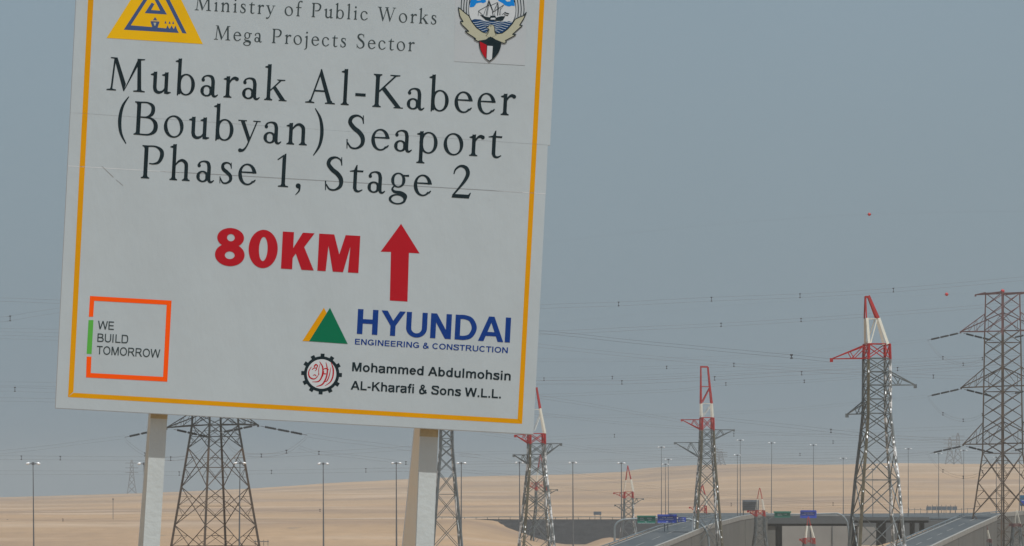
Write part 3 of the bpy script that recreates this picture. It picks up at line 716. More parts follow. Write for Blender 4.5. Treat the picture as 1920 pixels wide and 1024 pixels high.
line('jumper loop behind the left sign post, under the lattice tower arm', [(234, 820, 953), (240, 830, 954), (272, 852, 956), (320, 861, 959), (370, 850, 962), (397, 821, 963)], gap=.5, spacers=(272,), w=.06, grp='jumper loops under the lattice tower arms')
line('twin wire leaving the dark insulator string at the left of the sign post', [(234, 820, 953), (160, 829, 930), (60, 842, 900), (-100, 858, 860)], gap=.5, w=.035)
for ay, nm in ((638, 'top'), (743, 'middle'), (850, 'lowest')):
    line('jumper loop under the %s left arm of the right lattice tower' % nm, [(1739, ay, 1141), (1745, ay + 10, 1142), (1768, ay + 33, 1145), (1805, ay + 45, 1149), (1840, ay + 36, 1153), (1868, ay + 1, 1155)], gap=.5,
         spacers=(1768, 1806, 1842), w=.06, grp='jumper loops under the lattice tower arms')
    line('twin wire arriving from the left at the %s left arm of the right lattice tower' % nm, [(1739, ay, 1141), (1600, ay + 14, 1120), (1400, ay + 30, 1090), (1100, ay + 38, 1040), (700, ay + 30, 990)], gap=.5, w=.028)
# earth wire with aviation marker balls
def ball(px, py, Y, r, label):
    t = thing('marker_ball', label, 'marker ball', tuple(at(px, py, Y)), 'red marker balls on the overhead earth wires')
    c = at(px, py, Y); v = []; f = []; nu, nv = 16, 10
    for j in range(nv + 1):
        for i in range(nu):
            a, b = 2 * math.pi * i / nu, math.pi * j / nv
            v.append((c.x + r * math.sin(b) * math.cos(a), c.y + r * math.sin(b) * math.sin(a), c.z + r * math.cos(b)))
    for j in range(nv):
        for i in range(nu):
            f.append((j * nu + i, (j + 1) * nu + i, (j + 1) * nu + (i + 1) % nu, j * nu + (i + 1) % nu))
    o = obj('shell', v, f, M['ball'], t)
    for p in o.data.polygons: p.use_smooth = True
    m_ = MB(); m_.box(c.x - r * 1.25, c.x + r * 1.25, c.y - .04, c.y + .04, c.z - .04, c.z + .04); m_.build('clamp', M['polem'], t)
ball(1630, 402, 700, .20, 'red marker ball alone high in the empty sky')
ball(1775, 552, 1100, .34, 'red marker ball just left of the right lattice tower top')
ball(1880, 546, 1147, .40, 'red marker ball on top of the right lattice tower')
line('hair-thin earth wire carrying the highest marker ball', [(900, 470, 700), (1300, 425, 700), (1630, 402, 700), (2000, 395, 700)], two=False, w=.012, grp='earth wires')
line('hair-thin earth wire reaching the top of the right lattice tower', [(900, 620, 1000), (1400, 570, 1060), (1775, 552, 1100), (1880, 546, 1147)], two=False, w=.015, grp='earth wires')

# ------------------------------------------------------------------ lamp posts
def lamp(px, ytop, Y, sep, label, ybase=None, w=.26, grp='twin-headed road lamps in a long row'):
    top = at(px, ytop, Y); z0 = ground_z(top.x, Y)
    t = thing('street_lamp', label, 'street lamp', (top.x, Y, z0), grp)
    ln = random.Random(int(px)).uniform(-.14, .14)
    m_ = MB(); m_.bar((top.x + ln, Y, z0 - .1), (top.x, Y, top.z), w * 1.3, w2=w * .55, n=8); m_.build('pole', M['polem'], t)
    h = sep * Y / F / 2
    m_ = MB(); m_.bar((top.x - h * .75, Y, top.z + .02), (top.x + h * .75, Y, top.z + .02), .09, n=6); m_.box(top.x - .16, top.x + .16, Y - .16, Y + .16, top.z - .15, top.z + .22); m_.build('bracket', M['polem'], t)
    for s_ in (-1, 1):
        v = []; cx_, cz = top.x + s_ * h, top.z + .06; f = []
        nu, nv = 10, 6; rx, ry, rz = .30, .20, .16
        for j in range(nv + 1):
            for i in range(nu):
                a, b = 2 * math.pi * i / nu, math.pi * j / nv
                xx = rx * math.sin(b) * math.cos(a); v.append((cx_ + xx, Y + ry * math.sin(b) * math.sin(a), cz + rz * math.cos(b) - s_ * xx * 0.12))
        for j in range(nv):
            for i in range(nu): f.append((j * nu + i, (j + 1) * nu + i, (j + 1) * nu + (i + 1) % nu, j * nu + (i + 1) % nu))
        o = obj('lamp_head', v, f, M['lamp'], t)
        for p in o.data.polygons: p.use_smooth = True
LL = [(62, 870, 'lamp at the far left, alone left of the sign posts'), (270, 870, 'lamp hidden behind the left sign post but for its head'), (450, 869, 'lamp standing within the right legs of the left lattice tower'),
      (606, 870, 'lamp on open sand between the left lattice tower and the right post'), (743, 869, 'lamp on open sand just left of the right sign post'),
      (865, 869, 'lamp beside the grey pylon behind the right sign post'), (974, 868, 'lamp immediately left of the pylon off the sign corner'), (1074, 868, 'lamp in front of the dark rock bank'),
      (1165, 869, 'lamp right beside the small pylon left of the green sign')]
for px, yt, lb in LL:
    sep = 20 - .0078 * (px - 62); lamp(px, yt, 15000 / sep, sep * .98, lb, w=.17 + .00011 * (px - 62))
RL = [(1240, 839, 'tallest of the three lamps clustered above the blue overhead sign'), (1247.5, 871, 'shortest lamp of the cluster above the blue overhead sign'), (1253, 862, 'right lamp of the cluster above the blue overhead sign'),
      (1388, 826, 'tall lamp rising behind the grey billboard'), (1382.5, 854, 'shorter lamp immediately left of the tall one behind the grey billboard'), (1447, 831, 'tall lamp above the green sign on the bridge'),
      (1525, 835, 'tall lamp above the blue sign on the bridge'), (1581, 860, 'shorter lamp left of the tallest pylon'), (1703, 842, 'lamp just right of the tallest pylon'),
      (1760, 851, 'lamp above the long grey sign row, under the insulator end'), (1807, 845, 'lamp touching the lowest left arm of the right lattice tower'), (1868, 858, 'lamp showing between the legs of the right lattice tower'),
      (1912, 846, 'lamp near the right edge above the teal sign'), (1636, 880, 'short lamp seen through the left side of the tallest pylon'), (1668, 876, 'short lamp seen through the right side of the tallest pylon')]
for px, yt, lb in RL:
    lamp(px, yt, 1560, 10.5, lb, w=.19, grp='lamp masts behind the bridge and ramps')
# thin bare masts on the left dunes
for px, y0, y1, lb in ((212, 936, 1008, 'thin bare pole on the sand left of the left sign post'), (14, 975, 1016, 'short thin pole on the sand at the left edge')):
    Y = 1450; a, b = at(px, y0, Y), at(px, y1, Y); m_ = MB(); m_.bar((a.x, Y, ground_z(a.x, Y) - .2), a, .12, n=6)
    t = thing('bare_pole', lb, 'pole', (a.x, Y, ground_z(a.x, Y)), 'thin bare poles on the sand')
    m_.build('shaft', M['polem'], t); m_ = MB(); m_.box(a.x - .22, a.x + .22, Y - .1, Y + .1, a.z - .1, a.z + .15); m_.build('cap', M['polem'], t)

# ------------------------------------------------------------------ overhead road signs
def plate(name, x0, y0, x1, y1, Y, m, parent, depth=.2):
    return bx(name, x0, x1, y0, y1, Y, depth, m, parent)
def legend(x0, y0, x1, y1, Y, parent, rows):
    """white legend strokes of a road sign, too small in the picture to read"""
    m_ = MB(); random.seed(int(x0 * 7))
    for (ry, segs, hgt) in rows:
        for a, b in segs:
            A = at(x0 + (x1 - x0) * a, y0 + (y1 - y0) * ry + hgt / 2, Y); B = at(x0 + (x1 - x0) * b, y0 + (y1 - y0) * ry - hgt / 2, Y)
            n = max(2, int((b - a) * (x1 - x0) / 1.6))
            for q in range(n):
                xa = A.x + (B.x - A.x) * q / n; xb = A.x + (B.x - A.x) * (q + .68) / n
                dz = (B.z - A.z) * random.uniform(-.12, .12)
                m_.box(xa, xb, Y - .05, Y - .005, A.z + dz, B.z + dz)
    m_.build('legend', M['signwhite'], parent, kind='stuff')
def arch(pts, Y, w, name, mat_, parent):
    m_ = MB(); m_.poly([at(a, b, Y) for a, b in pts], w, n=8); return m_.build(name, mat_, parent)
gn = thing('sign_gantry', 'pale sign gantry with rounded ends carrying the signs before the rock bank', 'gantry', tuple(at(1153, 1019, 1090)))
arch([(1152.5, 1026), (1152.5, 990), (1154, 985), (1158, 979.5), (1164, 976), (1170, 974.2)], 1090, .42, 'leg', M['gantry'], gn)
arch([(1170, 974.2), (1195, 973), (1240, 972), (1292, 974)], 1090, .34, 'beam', M['gantry'], gn)
arch([(1292, 974), (1304, 977), (1314, 983), (1323, 993), (1328, 1006), (1330, 1030)], 1090, .42, 'leg', M['gantry'], gn)
arch([(1246, 982), (1246, 1022)], 1090.6, .22, 'strut', M['gantry'], gn); arch([(1252, 982), (1252, 1022)], 1090.6, .22, 'strut', M['gantry'], gn)
s_ = thing('overhead_sign', 'wide green overhead road sign left of the blue one', 'road sign', tuple(at(1212, 975, 1089)), 'overhead road signs')
plate('plate', 1195, 967, 1229, 981.5, 1089, M['gsign'], s_); plate('header', 1194.3, 966.8, 1229.7, 969.3, 1088.7, M['gsign'], s_, .25)
legend(1195, 967, 1229, 981.5, 1089, s_, [(.33, [(.15, .35), (.55, .8)], 1.1), (.58, [(.15, .4), (.62, .78)], 1.1), (.82, [(.42, .52)], 1.3), (.97, [(.03, .97)], .7)])
s_ = thing('overhead_sign', 'bright blue overhead road sign between the green and the small pale blue one', 'road sign', tuple(at(1251, 974, 1089)), 'overhead road signs')
plate('plate', 1233, 966, 1269, 981, 1089, M['bsign'], s_); plate('header', 1232.6, 964.6, 1268.8, 968, 1088.7, M['bsign'], s_, .25)
legend(1233, 966, 1269, 981, 1089, s_, [(.30, [(.25, .45), (.5, .8)], 1.3), (.52, [(.1, .3), (.4, .85)], 1.0), (.82, [(.45, .55)], 1.2), (.98, [(.03, .97)], .8)])
s_ = thing('overhead_sign', 'small pale blue road sign at the right of the bigger blue one', 'road sign', tuple(at(1279, 974, 1089)), 'overhead road signs')
plate('plate', 1271.5, 970, 1286, 978.5, 1089, M['bsign'], s_)
legend(1271.5, 970, 1286, 978.5, 1089, s_, [(.35, [(.2, .8)], 1.3), (.7, [(.15, .85)], 1.2)])
gn = thing('sign_gantry', 'pale sign gantry with rounded ends standing before the bridge', 'gantry', tuple(at(1592, 1020, 1180)))
arch([(1383, 984), (1392, 975), (1402, 969), (1412, 966), (1425, 965.2)], 1245, .36, 'leg', M['gantry'], gn)
arch([(1425, 965.2), (1450, 964.6), (1500, 964.6), (1569, 962.6)], 1245, .32, 'beam', M['gantry'], gn)
arch([(1569, 962.6), (1577, 965.5), (1584, 971), (1588.5, 979), (1591, 992), (1593, 1032)], 1245, .42, 'leg', M['gantry'], gn)
s_ = thing('overhead_sign', 'teal green overhead sign above the bridge edge', 'road sign', tuple(at(1467, 965, 1243)), 'overhead road signs')
plate('plate', 1452, 959.5, 1482, 970.5, 1243, M['gsign'], s_); plate('header', 1450.5, 958.8, 1483.5, 961.6, 1242.7, M['gsign'], s_, .25)
legend(1452, 959.5, 1482, 970.5, 1243, s_, [(.42, [(.2, .45), (.6, .8)], .9), (.65, [(.2, .5)], .8)])
s_ = thing('overhead_sign', 'bright blue overhead sign above the bridge opening', 'road sign', tuple(at(1516, 964, 1243)), 'overhead road signs')
plate('plate', 1500.5, 957.5, 1531, 971.5, 1243, M['bsign'], s_); plate('header', 1502, 956.8, 1530, 960, 1242.7, M['bsign'], s_, .25)
legend(1500.5, 957.5, 1531, 971.5, 1243, s_, [(.32, [(.25, .8)], .8), (.52, [(.1, .35), (.45, .85)], .7)])
s_ = thing('roadside_sign', 'grey back of a square billboard above the ramp top', 'billboard', tuple(at(1407, 960, 1350)))
plate('plate', 1392, 937.5, 1423, 957.5, 1350, M['signgrey'], s_, .3)
for q in (941, 945, 949, 953): plate('rib', 1393.5, q, 1421.5, q + 1.0, 1349.8, M['deckgrey'], s_, .18)
for q in (1393, 1407, 1421): plate('post', q, q + 1.6, 957.5, 968, 1350.1, M['deckgrey'], s_) if False else bx('post', q, q + 1.6, 957.5, 985, 1350.4, .3, M['deckgrey'], s_)
s_ = thing('roadside_sign', 'small grey sign on two posts above the dark rock bank', 'road sign', tuple(at(1120, 975, 1510)))
plate('plate', 1113, 959.3, 1127.5, 965.5, 1510, M['signgrey'], s_)
for q in (1115, 1125): bx('post', q, q + .9, 965.5, 976, 1510.2, .15, M['polem'], s_)
s_ = thing('roadside_sign', 'long low grey sign row right of the tallest pylon', 'road sign', tuple(at(1766, 960, 1600)))
for i in range(6): plate('plate', 1737 + i * 9.7, 949.6, 1746.0 + i * 9.7, 956.8, 1600, M['signgrey'], s_)
for i in range(7): bx('post', 1739 + i * 8.6, 1739.9 + i * 8.6, 946.5, 962, 1600.25, .15, M['polem'], s_)
s_ = thing('roadside_sign', 'teal and blue road sign at the right edge of the picture', 'road sign', tuple(at(1924, 948, 1300)))
plate('plate', 1912.6, 928.5, 1936, 948.5, 1300, M['tsign'], s_); plate('inset', 1914.5, 938.5, 1934, 946.5, 1299.8, M['bsign'], s_, .19)
legend(1914, 932, 1934, 948, 1299.6, s_, [(.4, [(.1, .8)], 1.0)])
bx('post', 1915, 1916.6, 948.5, 1010, 1300.3, .3, M['polem'], s_)
# low fence line and road-side masts on the skyline of the right road
fn = thing('wire_fence', 'low wire fence line running past the long grey sign row', 'fence', tuple(at(1705, 956, 1640)))
m_ = MB(); m_.poly([at(1704 + i * 11, 956 - .6 * math.sin(i * 1.3) - (1.5 if i > 3 else 0), 1640) for i in range(12)], .14); m_.build('rail', M['polem'], fn)
for i in range(12):
    p = at(1704 + i * 11, 954, 1640); m_ = MB(); m_.box(p.x - .06, p.x + .06, p.y - .06, p.y + .06, p.z - 1.6, p.z + .2); m_.build('fence_post', M['polem'], fn)
# short fence on the sand right of the left lattice tower
fn = thing('wire_fence', 'short piece of fence on the sand at the foot of the left lattice tower', 'fence', tuple(at(480, 1016, 1000)))
m_ = MB(); m_.bar(at(476, 1015.5, 1000), at(504, 1015.5, 1000), .14); m_.build('rail', M['polem'], fn)
for q in (478, 486, 494, 502): bx('fence_post', q, q + .9, 1012, 1026, 1000.1, .1, M['polem'], fn)

# ------------------------------------------------------------------ the big project sign
PSI, ROLL, PITCH = 0.08933391, -0.05579622, -0.00657118
u = Vector((math.cos(PSI), math.sin(PSI), 0)); nn = Vector((math.sin(PSI), -math.cos(PSI), 0)); vv = Vector((0, 0, 1))
vv, nn = vv * math.cos(PITCH) + nn * math.sin(PITCH), nn * math.cos(PITCH) - vv * math.sin(PITCH)
u, vv = u * math.cos(ROLL) + vv * math.sin(ROLL), vv * math.cos(ROLL) - u * math.sin(ROLL)
SO = Vector((-2.19431548, 28.0, ZC + 0.55202498))
CAM = Vector((0, 0, ZC))
def on_board(px, py, lift=0.0):
    d = Vector(((px - 960) / F, 1, (YH - py) / F)); t = (SO + nn * lift - CAM).dot(nn) / d.dot(nn); return CAM + d * t
base_c = on_board(545, 780); gz = ground_z(base_c.x, 28)
sign = thing('project_sign_board', 'huge white project board with gold border and red arrow on two steel posts', 'sign board', (base_c.x, 28.2, gz))
LAYER = 0.00032
def flat(polys, layer, name, m, parent, two=False):
    """flat print: union of simple polygons given in photo pixels, laid on the board"""
    vc, fc, keep = [], [], []
    for p in polys:
        ar = sum(a[0] * b[1] - b[0] * a[1] for a, b in zip(p, p[1:] + p[:1]))
        if abs(ar) < 1e-4: continue
        if ar < 0: p = list(reversed(p))
        k = len(vc); vc += [Vector((a / 100.0, b / 100.0)) for a, b in p]; fc.append(list(range(k, len(vc)))); keep.append(p)
    V, E_, Fc, ov, oe, of = delaunay_2d_cdt(vc, [], fc, 0, 1e-7, True)
    bins = {}
    for p in keep:
        xa, xb = min(q[0] for q in p), max(q[0] for q in p); ya, yb = min(q[1] for q in p), max(q[1] for q in p)
        for i in range(int(xa // 4), int(xb // 4) + 1): bins.setdefault(i, []).append((xa, xb, ya, yb, p))
    def inside(cx, cy):
        for xa, xb, ya, yb, p in bins.get(int(cx // 4), ()):
            if xa <= cx <= xb and ya <= cy <= yb:
                c_ = False; j = len(p) - 1
                for i in range(len(p)):
                    if (p[i][1] > cy) != (p[j][1] > cy) and cx < (p[j][0] - p[i][0]) * (cy - p[i][1]) / (p[j][1] - p[i][1]) + p[i][0]: c_ = not c_
                    j = i
                if c_: return True
        return False
    tri = [tuple(reversed(t)) for t in Fc if inside(sum(V[i][0] for i in t) * 100 / len(t), sum(V[i][1] for i in t) * 100 / len(t))]
    used = sorted({i for t in tri for i in t}); ix = {a: b for b, a in enumerate(used)}
    return obj(name, [on_board(V[i][0] * 100, V[i][1] * 100, LAYER * layer) for i in used], [tuple(ix[i] for i in t) for t in tri], m, parent)
def thick(x0, y0, x1, y1, x2, y2, x3, y3, name, m, parent, back=.03):
    a = [on_board(*p) for p in ((x0, y0), (x1, y1), (x2, y2), (x3, y3))]
    v = a + [p - nn * back for p in a]
    return obj(name, v, [(0, 1, 2, 3), (7, 6, 5, 4), (0, 4, 5, 1), (1, 5, 6, 2), (2, 6, 7, 3), (3, 7, 4, 0)], m, parent)
lx = lambda y: 143 - .05098 * y            # left board edge
def seam1(x): return 211 + .0682 * (x - 133)
def seam2(x): return 311.0 + .0583 * (x - 128)
TOPY = -300
sh = M['panel']
thick(lx(seam1(133)) , seam1(132), 1031.5, seam1(1031), 1042 + .05 * 260, TOPY + 62, lx(TOPY), TOPY, 'panel_sheet', sh, sign)
thick(lx(311), seam2(127) - .5, 1023.5, seam2(1024) - .5, 1027, seam1(1027) + .15, lx(211), seam1(132) + .15, 'panel_sheet', sh, sign)
thick(104, 765.3, 1000, 815.2, 1023, seam2(1024) + .1, lx(311.5), seam2(127) + .1, 'panel_sheet', sh, sign)
# dark strip seen along the outer edge and lower edge
thick(103.3, 764, 104.2, 766, lx(0), -10, lx(0) - .7, -10, 'edge_strip', M['panel_edge'], sign, .028)
flat([[(104, 764.6), (1000, 813.9), (1000, 815.1), (104, 766)]], 1, 'edge_strip', M['scratch'], sign)
flat([[(128, 310.4), (340, 322.9), (340, 324.0), (128, 311.8)], [(930, 357.4), (1023, 362.6), (1023, 364), (930, 358.4)]], 1, 'lap_highlight', M['lap_shine'], sign)  # highlight along the sheet lap, painted as pale strips
flat([[(300, 320.9), (980, 360.6), (980, 361.4), (300, 321.9)], [(138, 211.3), (500, 236), (500, 236.4), (138, 211.7)], [(700, 249.6), (1026, 271.6), (1026, 272.0), (700, 250.0)]], 1, 'lap_shadow', M['edge_soft'], sign)  # shadow of the sheet laps, painted as thin darker lines
flat([[(190, 311), (192, 312), (213, 332), (212.4, 333)], [(217, 337), (218, 337), (231, 347.6), (230.4, 348.2)]], 2, 'scratch', M['scratch'], sign)['kind'] = 'stuff'
random.seed(4)
specks = []
for i in range(90):
    a, b = random.uniform(150, 990), random.uniform(10, 790); r = random.uniform(.3, .9)
    specks.append([(a, b), (a + r, b + .3 * r), (a + .7 * r, b + 1.2 * r), (a - .3 * r, b + .8 * r)])
flat(specks, 5, 'dust_specks', M['scratch'], sign)['kind'] = 'stuff'
# gold border
flat([[(137.6, 734.6), (127.5, 744.4), (127.5 + 745 * .0504 + 12.6, -250), (127.5 + 745 * .0504 + 22.6, -240)]], 1, 'gold_border', M['gold'], sign)
flat([[(137.6, 736.6), (127.5, 744.6), (979, 794.8), (972, 785.9)]], 1, 'gold_border', M['gold'], sign)
flat([[(970.6, 785.8), (979, 794.6), (1021 + .0528 * 195, -195), (1011.5 + .0528 * 195, -187)]], 1, 'gold_border', M['gold'], sign)
flat([[(188, -240), (177.7, -250), (1031.3, -195), (1021.8, -187)]], 1, 'gold_border', M['gold'], sign)

# --- serif letters, drawn as pen shapes on a 700-unit cap height
def arc_pts(pts, n=7):
    out = []
    for i in range(len(pts) - 1):
        p0, p1, p2, p3 = pts[max(0, i - 1)], pts[i], pts[i + 1], pts[min(len(pts) - 1, i + 2)]
        for j in range(n):
            t = j / n
            out.append(tuple(0.5 * ((2 * b) + (c - a) * t + (2 * a - 5 * b + 4 * c - d) * t * t + (3 * b - a - 3 * c + d) * t ** 3) for a, b, c, d in zip(p0, p1, p2, p3)))
    return out + [pts[-1]]
def ST(*pts, n=7, smoothed=True):
    p = arc_pts(list(pts), n) if smoothed and len(pts) > 2 else list(pts)
    Lf, Rt = [], []
    for i, (x_, y_, w_) in enumerate(p):
        a = p[max(0, i - 1)]; b = p[min(len(p) - 1, i + 1)]
        dx, dy = b[0] - a[0], b[1] - a[1]; l = math.hypot(dx, dy) or 1
        Lf.append((x_ - dy / l * w_ / 2, y_ + dx / l * w_ / 2)); Rt.append((x_ + dy / l * w_ / 2, y_ - dx / l * w_ / 2))
    return [[Lf[i], Lf[i + 1], Rt[i + 1], Rt[i]] for i in range(len(p) - 1)]
def RING(cx, cy, rx, ry, wx, wy, a0=0, a1=360, tilt=0, n=40, inner_dx=0):
    q = []
    for i in range(n + 1):
        t = R(a0 + (a1 - a0) * i / n); tt = t + R(tilt)
        c, s_ = math.cos(t), math.sin(t)
        w_ = wy + (wx - wy) * math.cos(tt) ** 2
        ox, oy = cx + rx * c, cy + ry * s_
        l = math.hypot(c / rx, s_ / ry); nx_, ny_ = c / rx / l, s_ / ry / l
        q.append(((ox, oy), (ox - nx_ * w_, oy - ny_ * w_)))
    return [[q[i][0], q[i + 1][0], q[i + 1][1], q[i][1]] for i in range(n)]
def DISC(cx, cy, r, n=14): return [[(cx + r * math.cos(2 * math.pi * i / n), cy + r * math.sin(2 * math.pi * i / n)) for i in range(n)]]
def RC(x0, y0, x1, y1): return [[(x0, y0), (x1, y0), (x1, y1), (x0, y1)]]
def SF(x0, x1, y_, up=1, l=48, r=48):
    return [[(x0 - l, y_), (x1 + r, y_), (x1 + r, y_ + 22 * up), (x1 + 14, y_ + 34 * up), (x1, y_ + 70 * up), (x0, y_ + 70 * up), (x0 - 14, y_ + 34 * up), (x0 - l, y_ + 22 * up)]]
def FL(x0, x1, y_): return [[(x0 - 60, y_ - 52), (x0 - 58, y_ - 70), (x0, y_ - 82), (x1, y_ - 110), (x1, y_ + 6), (x1 - 14, y_ + 6), (x0, y_ - 28)]]
GL = {
 'M': (860, [[(96, 0), (136, 0), (186, 690), (150, 690)]] + [[(140, 700), (215, 700), (420, 150), (385, 0), (372, 0)]] + [[(372, 0), (400, 60), (655, 700), (690, 700), (690, 620), (388, 0)]] + [[(640, 700), (716, 700), (752, 0), (668, 0)]]
       + SF(100, 132, 0, 1, 86, 86) + SF(672, 748, 0, 1, 90, 80) + [[(75, 700), (190, 700), (190, 668), (75, 680)]] + [[(650, 700), (800, 700), (800, 680), (700, 664)]]),
 'u': (470, RC(78, 110, 154, 450) + FL(78, 154, 450) + ST((116, 120, 76), (140, 50, 74), (205, 18, 60), (290, 50, 40), (335, 120, 26)) + RC(318, 0, 394, 450) + FL(318, 394, 450) + [[(330, 0), (394, -8), (462, 22), (458, 40), (394, 46)]]),
 'b': (470, RC(62, 10, 136, 760) + FL(62, 136, 760) + RING(248, 218, 188, 230, 78, 32) + [[(62, 0), (62, 90), (136, 90), (84, -20), (66, -20)]]),
 'a': (420, RING(160, 116, 132, 122, 74, 34) + RC(252, 60, 328, 330) + ST((68, 342, 66), (96, 410, 34), (180, 438, 36), (262, 408, 66), (290, 320, 76)) + DISC(78, 342, 36) + ST((290, 80, 76), (308, 22, 60), (350, 8, 42), (404, 48, 18))),
 'r': (350, RC(92, 0, 168, 450) + SF(92, 168, 0) + FL(92, 168, 450) + ST((150, 300, 30), (200, 385, 40), (262, 420, 66), (318, 405, 74)) + DISC(312, 402, 42)),
 'k': (480, RC(72, 0, 148, 760) + SF(72, 148, 0) + FL(72, 148, 760) + ST((140, 205, 26), (360, 432, 30), smoothed=False) + [[(270, 450), (452, 450), (452, 430), (350, 420), (300, 428)]] + [[(196, 262), (250, 312), (468, 24), (440, 0), (378, 0)]] + [[(330, 0), (500, 0), (500, 22), (330, 22)]]),
 'A': (700, ST((352, 690, 34), (142, 12, 34), smoothed=False) + [[(338, 728), (362, 728), (610, 0), (518, 0), (318, 620)]] + RC(215, 246, 480, 282) + SF(124, 160, 0, 1, 84, 74) + SF(530, 600, 0, 1, 72, 70)),
 'l': (240, RC(82, 0, 158, 760) + SF(82, 158, 0) + FL(82, 158, 760)),
 '-': (300, RC(36, 205, 256, 268)),
 'K': (690, RC(98, 0, 182, 700) + SF(98, 182, 0) + SF(98, 182, 700, -1) + ST((178, 330, 34), (520, 682, 34), smoothed=False) + [[(400, 700), (612, 700), (612, 680), (520, 664), (470, 672), (400, 680)]] + [[(224, 388), (290, 450), (650, 24), (630, 0), (560, 0)]] + [[(500, 0), (700, 0), (700, 22), (500, 22)]]),
 'e': (430, RING(222, 218, 192, 230, 78, 34, 8, 318, -14) + [[(50, 246), (414, 246), (412, 284), (60, 274)]] + ST((352, 62, 44), (400, 112, 22), smoothed=False)),
 '(': (280, ST((250, 790, 18), (130, 580, 56), (84, 300, 74), (120, 20, 56), (240, -200, 18))),
 ')': (280, ST((30, 790, 18), (150, 580, 56), (196, 300, 74), (160, 20, 56), (40, -200, 18))),
 'B': (590, RC(98, 0, 182, 700) + SF(98, 140, 0, 1, 48, 60) + SF(98, 140, 700, -1, 48, 60) + ST((170, 684, 32), (320, 684, 34), (428, 612, 74), (424, 470, 78), (320, 384, 38), (170, 378, 28)) + ST((250, 378, 28), (400, 358, 44), (498, 260, 84), (492, 110, 86), (370, 20, 40), (160, 16, 32))),
 'o': (480, RING(240, 220, 208, 236, 78, 32, tilt=-16)),
 'y': (460, [[(48, 440), (132, 440), (272, 70), (236, 0), (222, 0)]] + ST((398, 440, 28), (250, 30, 30), (190, -110, 34), (130, -180, 50), (70, -190, 70)) + DISC(66, -186, 40) + [[(0, 450), (180, 450), (180, 428), (0, 428)]] + [[(315, 450), (470, 450), (470, 428), (315, 428)]]),
 'n': (520, RC(84, 0, 160, 450) + SF(84, 160, 0, 1, 44, 44) + FL(84, 160, 450) + ST((150, 320, 26), (220, 405, 44), (300, 428, 62), (372, 370, 76), (384, 270, 76)) + RC(346, 0, 422, 280) + SF(346, 422, 0, 1, 44, 48)),
 'h': (520, RC(84, 0, 160, 760) + SF(84, 160, 0, 1, 44, 44) + FL(84, 160, 760) + ST((150, 320, 26), (220, 405, 44), (300, 428, 62), (372, 370, 76), (384, 270, 76)) + RC(346, 0, 422, 280) + SF(346, 422, 0, 1, 44, 48)),
 'S': (500, ST((404, 560, 26), (370, 650, 30), (270, 694, 42), (160, 652, 72), (124, 548, 84), (206, 436, 92), (328, 344, 96), (404, 232, 92), (396, 96, 74), (290, 10, 40), (170, 18, 38), (92, 120, 26)) + [[(386, 704), (404, 704), (418, 530), (394, 530)]] + [[(66, 190), (92, 190), (96, -8), (78, -8)]]),
 'p': (500, RC(84, -220, 160, 450) + SF(84, 160, -220) + FL(84, 160, 450) + RING(272, 218, 192, 230, 78, 32)),
 't': (330, [[(108, 60), (108, 440), (158, 556), (184, 566), (184, 60)]] + [[(26, 414), (26, 430), (110, 452), (316, 452), (308, 414)]] + ST((146, 90, 76), (168, 26, 62), (230, 6, 42), (310, 46, 18))),
 'P': (560, RC(98, 0, 182, 700) + SF(98, 182, 0) + SF(98, 140, 700, -1, 48, 60) + ST((170, 684, 32), (330, 684, 36), (452, 610, 76), (470, 490, 84), (408, 360, 60), (300, 318, 32), (210, 322, 24))),
 's': (350, ST((284, 340, 22), (256, 412, 28), (180, 438, 38), (106, 396, 60), (112, 306, 72), (196, 236, 78), (268, 164, 74), (276, 74, 60), (200, 10, 38), (116, 14, 34), (60, 110, 20)) + [[(270, 446), (286, 446), (294, 320), (274, 320)]] + [[(44, 140), (62, 140), (66, -4), (50, -4)]]),
 '1': (340, [[(146, 0), (146, 610), (190, 700), (224, 710), (224, 0)]] + ST((44, 568, 22), (176, 668, 34), smoothed=False) + SF(146, 224, 0, 1, 70, 70)),
 ',': (230, DISC(110, 44, 54) + ST((140, 40, 44), (132, -60, 34), (60, -150, 12))),
 'g': (440, RING(196, 296, 152, 160, 68, 30) + ST((120, 170, 26), (78, 104, 42), (130, 48, 60), (270, 30, 70), (366, -30, 66), (352, -120, 50)) + RING(196, -108, 184, 112, 56, 32) + ST((300, 402, 30), (350, 398, 36), (420, 402, 44), smoothed=False)),
 '2': (470, ST((66, 500, 24), (96, 600, 36), (200, 676, 50), (318, 640, 80), (360, 520, 84), (300, 370, 66), (180, 200, 42), (62, 46, 34)) + [[(40, 0), (408, 0), (446, 124), (426, 124), (390, 80), (60, 78)]]),
 'i': (240, RC(84, 0, 160, 450) + SF(84, 160, 0, 1, 44, 44) + FL(84, 160, 450) + DISC(118, 610, 46)),
 'f': (310, RC(96, 0, 170, 560) + SF(96, 170, 0) + ST((133, 540, 74), (150, 660, 58), (220, 742, 42), (300, 730, 58)) + DISC(300, 722, 34) + RC(22, 414, 290, 448)),
 'c': (410, RING(222, 218, 190, 230, 78, 34, 42, 318, -10) + DISC(344, 344, 38) + ST((352, 62, 44), (394, 108, 20), smoothed=False)),
 'W': (960, [[(84, 690), (170, 690), (330, 120), (302, 0), (284, 0)]] + ST((296, 20, 32), (468, 640, 32), smoothed=False) + [[(430, 690), (516, 690), (676, 120), (650, 0), (632, 0)]] + ST((644, 20, 32), (848, 690, 32), smoothed=False) + RC(20, 678, 220, 700) + RC(380, 678, 570, 700) + RC(762, 678, 930, 700)),
 'j': (240, RC(84, -90, 160, 450) + FL(84, 160, 450) + ST((122, -80, 76), (106, -170, 56), (20, -226, 24)) + DISC(118, 610, 46)),
 'o_': (0, []),
}
